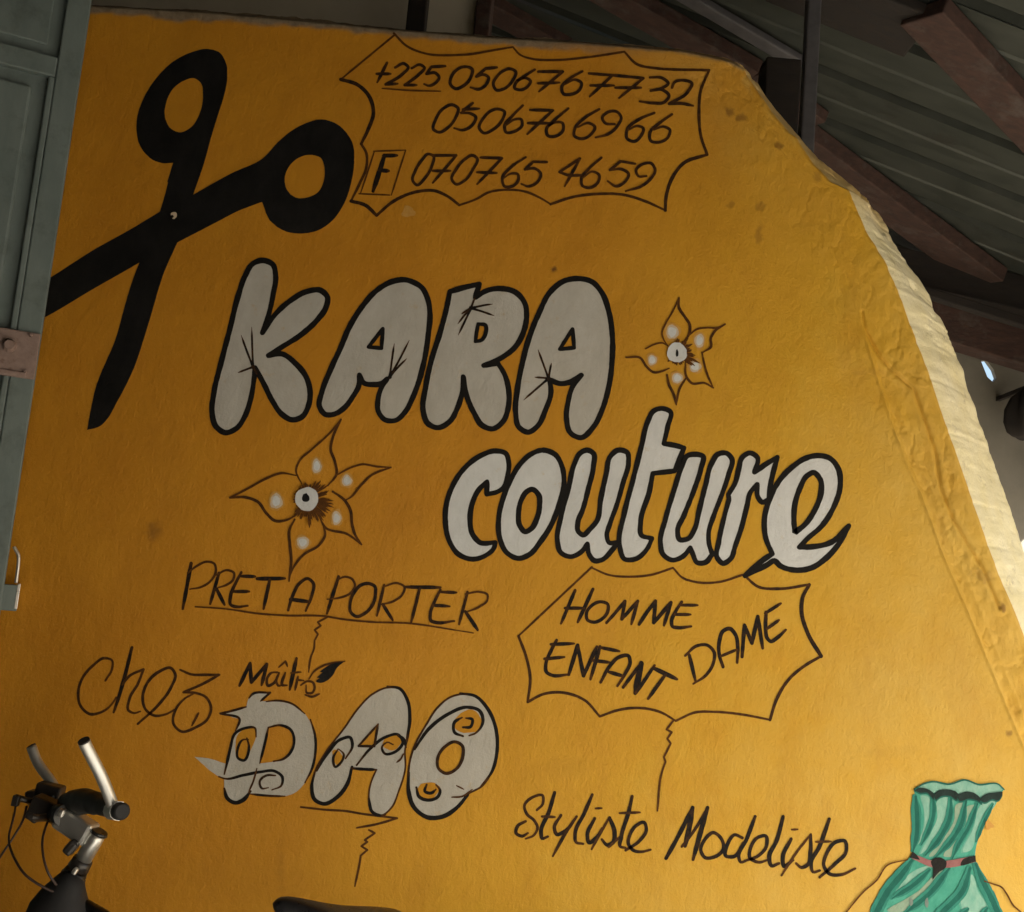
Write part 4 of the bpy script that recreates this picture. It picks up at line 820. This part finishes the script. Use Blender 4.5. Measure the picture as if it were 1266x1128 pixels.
# ================================================================== the metal door, half open in front of the wall
TH_D = math.radians(24); DT = Vector((-math.cos(TH_D), -math.sin(TH_D), 0)); DN = Vector((math.sin(TH_D), -math.cos(TH_D), 0))
DO = at(56, 385, -.06); DO.z = 0
door = root('metal_door', 'tall grey-green sheet metal door standing half open beside the yellow wall', 'door', tuple(DO))
def door_hit(px, py):
    a = at(px, py, 0.0); d = a - CAM; t = (DO - CAM).dot(DN) / d.dot(DN); P = CAM + d * t; return (P - DO).dot(DT), P.z
DR_ROT = Matrix((DT, -DN, Vector((0, 0, 1)))).transposed().to_4x4()
def door_box(name, s0, s1, z0, z1, d0, d1, mat=None, bev=.004, parent=None):
    """s along the leaf from its free edge, d out of the leaf towards the yard"""
    bm = bmesh.new(); c = DO + DT * (s0 + s1) / 2 + DN * (d0 + d1) / 2 + Vector((0, 0, (z0 + z1) / 2))
    box_bm(bm, (abs(s1 - s0), abs(d1 - d0), abs(z1 - z0)), Matrix.Translation(c) @ DR_ROT); bmesh.ops.recalc_face_normals(bm, faces=bm.faces[:])
    o = from_bm(name, bm, mat or M_DOOR, None, bevel=bev); par = parent or door
    o.parent = par; o.matrix_parent_inverse = par.matrix_world.inverted() if par.type != 'EMPTY' else Matrix.Translation(DO).inverted(); return o
s_up = door_hit(77, 40)[0]; s_lo = door_hit(47, 180)[0]; s_ri = door_hit(28, 180)[0]
z_rt = door_hit(40, 62)[1]; z_rb = door_hit(40, 88)[1]
LW = .92
door_box('sheet', .004, LW, .04, 3.3, -.036, -.020, bev=0)
door_box('stile', 0, s_up, .03, 3.31, -.040, 0)
door_box('stile', s_up + .0005, s_lo, .03, z_rb, -.0395, -.001)
door_box('stile', LW - .06, LW + .002, .03, 3.31, -.040, 0)
door_box('rail', s_up + .0005, LW - .061, z_rb, z_rt, -.039, -.0006)
door_box('rail', s_lo + .0005, LW - .061, .03, .12, -.039, -.001)
door_box('rail', s_up + .0005, LW - .061, 3.22, 3.31, -.039, -.001)
door_box('pressed_panel', s_ri, LW - .09, .16, z_rb - .035, -.0195, -.006, bev=.009)
door_box('pressed_panel', s_up + .03, LW - .09, z_rt + .03, 3.19, -.0195, -.012, bev=.006)
# rusty strap plate with its bolt
s0, z0 = door_hit(46, 415); s1, z1 = door_hit(40, 470); s0 = min(s0, s1) - .004
pl = door_box('strap_plate', s0, s0 + .17, z1, z0 + .004, .001, .009, M_HASP, .003); tag(pl, 'rusty pinkish strap plate with a bolt head')
def door_cyl(name, s, z, d0, d1, r, mat, parent, seg=10):
    c0 = DO + DT * s + DN * d0 + Vector((0, 0, z)); c1 = DO + DT * s + DN * d1 + Vector((0, 0, z))
    bm = bmesh.new(); tube_bm(bm, [c0, c0 + (c1 - c0) * .7, c1], [r, r, r * .7], seg); o = from_bm(name, bm, mat); o.parent = parent; o.matrix_parent_inverse = Matrix.Identity(4) if parent.type != 'EMPTY' else Matrix.Translation(DO).inverted()
    return o
bpy.context.view_layer.update()
sb, zb = door_hit(12, 429)
def reparent(o, par):
    bpy.context.view_layer.update(); o.parent = par; o.matrix_parent_inverse = par.matrix_world.inverted()
for (x, y, r, h) in [(12, 429, .016, .022), (38, 416, .004, .012), (31, 461, .004, .012)]:
    s_, z_ = door_hit(x, y); b_ = door_cyl('bolt', s_, z_, .008, .009 + h, r, M_HASP, pl); reparent(b_, pl)
lip = door_box('plate_lip', s0 + .02, s0 + .168, z1 + .002, z1 + .014, .0092, .014, M_HASP, .002); reparent(lip, pl)
# catch plate and bent bright hook at the free edge
sA, zA = door_hit(25, 724); sB, zB = door_hit(6, 755)
cp = door_box('catch_plate', sA, sB + .03, zB, zA, -.032, -.004, M_DOOR, .002)
sh, zh = door_hit(18, 678); pts = []
for x, y in [(17, 676), (20, 681), (23, 688), (22.5, 700), (21, 712), (20, 721)]:
    s_, z_ = door_hit(x, y); pts.append(DO + DT * s_ + Vector((0, 0, z_)) - DN * .006)
hk = tube('catch_hook', curve3(pts, 4), .0042, M_STEEL, None, 8); hk.parent = door; hk.matrix_parent_inverse = Matrix.Translation(DO).inverted()
s2_, z2_ = door_hit(24, 722); s3_, z3_ = door_hit(20, 753)
hk = door_box('catch_edge', s2_ - .003, s2_ + .004, z3_, z2_, -.033, -.003, M_STEEL, .001)
# the post the door hangs on
hp = DO + DT * (LW + .07) - DN * .02
bm = bmesh.new(); box_bm(bm, (.09, .09, 3.4), Matrix.Translation((hp.x, hp.y, 1.7)) @ DR_ROT); bmesh.ops.recalc_face_normals(bm, faces=bm.faces[:])
tag(from_bm('gate_post', bm, M_POST, bevel=.006), 'square steel post that the grey-green metal door hangs on', 'post')

# ================================================================== the bicycle in front of the wall
bike = root('bicycle', 'bicycle with silver bar ends and black saddle parked against the yellow wall', 'bicycle', tuple(Vector((at(230, 1128, -.40).x, -.40, 0))))
def bp(o): o.parent = bike; o.matrix_parent_inverse = Matrix.Translation(bike.location).inverted(); return o
def btube(name, pts, r, mat, seg=14): return bp(tube(name, pts, r, mat, None, seg))
NE = at(148, 1003, -.56); FE = at(40, 990, -.17)                   # ends of the handlebar
BC = NE.lerp(FE, .52) + Vector((0, 0, -.008)); bd = (FE - NE).normalized()
hb = btube('handlebar', curve3([NE, NE.lerp(FE, .25) + Vector((0, 0, .002)), BC, NE.lerp(FE, .78), FE], 5), .0125, M_FRAME)
# fat rubber grips, thicker towards the clamp
btube('grip', curve3([NE.lerp(FE, .05), NE.lerp(FE, .18) + Vector((0, 0, .006)), NE.lerp(FE, .36) + Vector((0, 0, .012)), NE.lerp(FE, .56) + Vector((0, 0, .004))], 5), [.0145] * 2 + [.0155] * 2 + [.018] * 3 + [.022] * 3 + [.024] * 4 + [.021] * 2, M_RUBBER)
btube('grip', [NE.lerp(FE, .70), NE.lerp(FE, .80), NE.lerp(FE, .94)], [.017, .018, .016], M_RUBBER)
btube('bar_plug', [NE - bd * .013, NE - bd * .010, NE + bd * .012], [.012, .0160, .0165], M_BAG)
NT = at(104, 917, -.62); FT = at(39, 924, -.23)
n0 = NE + bd * .022; f0 = FE.lerp(NE, .10)
f0 = at(73, 984, -.25)
btube('bar_end', curve3([n0 + Vector((0, 0, -.004)), n0.lerp(NT, .10), n0.lerp(NT, .5) + Vector((.003, 0, 0)), n0.lerp(NT, .9), NT], 5), .0110, M_ALLOY)
btube('bar_end', curve3([f0, f0.lerp(FT, .3), f0.lerp(FT, .65) + Vector((-.006, 0, .0)), FT], 5), .0105, M_ALLOY)
btube('bar_end_cap', [NT - (NT - n0).normalized() * .002, NT + (NT - n0).normalized() * .003], .0108, M_PLASTIC)
btube('bar_end_cap', [FT - (FT - f0).normalized() * .002, FT + (FT - f0).normalized() * .003], .0103, M_PLASTIC)
bm = bmesh.new()
tube_bm(bm, [n0 - bd * .018, n0 + bd * .016], .0175); bp(from_bm('bar_end_clamp', bm, M_ALLOY))
# brake lever, shifter pod, bell
def blob(name, px, py, Y, size, rot, mat, bev=.005):
    bm = bmesh.new(); c = at(px, py, Y); box_bm(bm, size, Matrix.Translation(c) @ Matrix.Rotation(rot, 4, 'Y')); return bp(from_bm(name, bm, mat, bevel=bev))
blob('brake_clamp', 62, 978, -.27, (.055, .035, .030), .15, M_PLASTIC); blob('shifter', 45, 984, -.24, (.040, .03, .026), -.2, M_PLASTIC)
blob('shifter', 58, 998, -.33, (.060, .04, .034), .3, M_PLASTIC); blob('brake_clamp', 42, 1008, -.33, (.030, .03, .020), .5, M_PLASTIC)
btube('brake_lever', [at(50, 991, -.3), at(34, 990, -.32), at(19, 986, -.34)], [.008, .006, .007], M_PLASTIC, 8)
btube('brake_lever', [at(60, 1010, -.36), at(46, 1012, -.40), at(38, 1010, -.44)], [.009, .007, .005], M_PLASTIC, 8)
blob('cable_barrel', 20, 990, -.34, (.014, .014, .022), .1, M_PLASTIC, .002)
blob('clamp_screw', 76, 1005, -.42, (.012, .012, .016), .3, M_STEEL, .003)
# stem, steerer, head tube
SB = at(75, 1008, -.38); HT = at(118, 1037, -.40); HB = at(101, 1066, -.40); ax = (HT - HB).normalized()
bm = bmesh.new(); beam_bm(bm, SB, HT.lerp(SB, .12), .040, .046, ax); bp(from_bm('stem', bm, M_ALLOY, bevel=.007))
btube('stem_clamp', [SB - bd * .022, SB + bd * .022], .021, M_FRAME)
btube('steerer', [HT + ax * .012, HT, HB], [.0145, .0165, .0165], M_ALLOY, 16)
btube('headset_cap', [HT + ax * .011, HT + ax * .017], [.019, .017], M_FRAME, 16)
btube('headset_spacer', [HB + ax * .006, HB - ax * .014], [.020, .022], M_PLASTIC, 16)
blob('bell', 88, 1048, -.42, (.020, .022, .030), .6, M_PLASTIC, .006)
H1 = HB - ax * .018; H2 = HB - ax * .155
btube('head_tube', [H1, H1 - ax * .01, H1 - ax * .03, H2], [.022, .025, .0235, .024], M_FRAME, 18)
btube('headset_ring', [H1 - ax * .012, H1 - ax * .018], .0262, M_PLASTIC, 18)
blob('reflector', 93, 1077, -.43, (.010, .010, .014), .5, M_STEEL, .003)
# front bag strapped below the stem: a dark wedge that broadens downwards
bm = bmesh.new(); rows_ = [(92, 1079, .020), (86, 1092, .032), (80, 1106, .046), (75, 1122, .060), (71, 1142, .068), (70, 1165, .066), (70, 1185, .050)]
tube_bm(bm, [at(x, y, -.405) for x, y, r in rows_], [r for *_, r in rows_], 20)
o = bp(from_bm('front_bag', bm, M_BAG, smooth=True)); tag(o, 'black cloth bag broadening below the stem')
# cables
for L in [[(20, 992, -.34), (17, 1010, -.36), (11, 1035, -.38), (15, 1055, -.42), (28, 1078, -.45), (45, 1092, -.45), (66, 1103, -.44)], [(33, 997, -.33), (28, 1015, -.36), (16, 1036, -.38), (0, 1060, -.38), (-25, 1100, -.37), (-40, 1150, -.36)], [(59, 1016, -.38), (53, 1035, -.42), (53, 1055, -.45), (59, 1078, -.46), (70, 1095, -.45)]]:
    btube('cable', curve3([at(x, y, Y) for x, y, Y in L], 6), .0024, M_CABLE, 6)
# frame, fork and wheels, mostly below the picture
FORE = Vector((-math.cos(math.radians(20)), -math.sin(math.radians(20)), 0))
AX1 = Vector((H2.x, H2.y, 0)) + FORE * .13 + Vector((0, 0, .335)); BB = Vector((H2.x + .55, -.40, .29)); AX2 = BB + Vector((.42, 0, .045)); ST_ = Vector((at(425, 1120, -.40).x + .05, -.40, .70))
btube('frame_tube', [H1 - ax * .055, ST_ - Vector((.03, 0, .06))], .017, M_FRAME); btube('frame_tube', [H2 + ax * .03, BB], .020, M_FRAME); btube('frame_tube', [BB, ST_], .016, M_FRAME)
for s in (-1, 1):
    side = Vector((-FORE.y, FORE.x, 0)) * s
    btube('fork_leg', [H2 - ax * .02 + side * .05, AX1 + side * .05], [.017, .011], M_FRAME)
    btube('stay', [BB + Vector((0, .045 * s, 0)), AX2 + Vector((0, .065 * s, 0))], .009, M_FRAME); btube('stay', [ST_ + Vector((0, .02 * s, -.05)), AX2 + Vector((0, .065 * s, 0))], .008, M_FRAME)
btube('fork_crown', [H2 - ax * .02 + Vector((-FORE.y, FORE.x, 0)) * .06, H2 - ax * .02 - Vector((-FORE.y, FORE.x, 0)) * .06], .019, M_FRAME)
def wheel(c, fwd):
    ring = lambda r: [c + (fwd * math.cos(a) + Vector((0, 0, 1)) * math.sin(a)) * r for a in [2 * math.pi * k / 48 for k in range(49)]]
    w = btube('tyre', ring(.31), .024, M_RUBBER, 10); rim = tube('rim', ring(.282), .011, M_ALLOY, None, 8); reparent(rim, w)
    sd_ = Vector((-fwd.y, fwd.x, 0)); hub = tube('hub', [c - sd_ * .05, c + sd_ * .05], .02, M_ALLOY, None, 12); reparent(hub, w)
    bm = bmesh.new()
    for k in range(28):
        a = 2 * math.pi * k / 28; tube_bm(bm, [c + sd_ * (.03 if k % 2 else -.03), c + (fwd * math.cos(a) + Vector((0, 0, 1)) * math.sin(a)) * .278], .0011, 4)
    sp = from_bm('spokes', bm, M_ALLOY); reparent(sp, w)
wheel(AX1, FORE); wheel(AX2, Vector((1, 0, 0)))
btube('crank', [BB + Vector((0, -.06, 0)), BB + Vector((.05, -.075, -.16))], .010, M_ALLOY); btube('pedal', [BB + Vector((.05, -.08, -.16)), BB + Vector((.05, -.17, -.16))], .018, M_PLASTIC)
btube('crank', [BB + Vector((0, .06, 0)), BB + Vector((-.05, .075, .16))], .010, M_ALLOY); btube('pedal', [BB + Vector((-.05, .08, .16)), BB + Vector((-.05, .17, .16))], .018, M_PLASTIC)
btube('chainring', [BB + Vector((0, .045, 0)), BB + Vector((0, .050, 0))], .085, M_PLASTIC, 28)
# saddle: nose to the left
NO = at(337, 1117, -.40); TL_ = at(500, 1139, -.40); L_ = TL_.x - NO.x
bm = bmesh.new(); rings = []
prof = [(0, .003, .000, -.002), (.02, .012, .009, -.014), (.06, .018, .015, -.022), (.14, .022, .017, -.030), (.28, .026, .014, -.034), (.45, .036, .008, -.036), (.62, .056, .004, -.040), (.8, .072, .006, -.046), (.93, .070, .006, -.044), (1.0, .050, -.004, -.03)]
for t, w, zt, zb_ in prof:
    c = NO.lerp(TL_, t); c.z = NO.z + (TL_.z - NO.z) * t; r = []
    for k in range(16):
        a = 2 * math.pi * k / 16; zz = zt if math.sin(a) > 0 else -zb_
        r.append(bm.verts.new(c + Vector((0, w * math.copysign(abs(math.cos(a)) ** .75, math.cos(a)), zz * math.sin(a) if math.sin(a) > 0 else (-zb_) * math.sin(a)))))
    rings.append(r)
for a, b in zip(rings, rings[1:]):
    for k in range(16): bm.faces.new((a[k], a[(k + 1) % 16], b[(k + 1) % 16], b[k]))
bm.faces.new(rings[0][::-1]); bm.faces.new(rings[-1]); bmesh.ops.recalc_face_normals(bm, faces=bm.faces[:])
o = bp(from_bm('saddle', bm, M_SADDLE, smooth=True)); md = o.modifiers.new('sub', 'SUBSURF'); md.levels = md.render_levels = 2
btube('seat_post', [ST_ - Vector((0, 0, .02)), Vector((ST_.x + .02, -.40, NO.z - .03))], .0135, M_ALLOY)
btube('kick_stand', [BB + Vector((.10, -.05, 0)), Vector((BB.x + .16, -.62, .006))], .009, M_ALLOY)
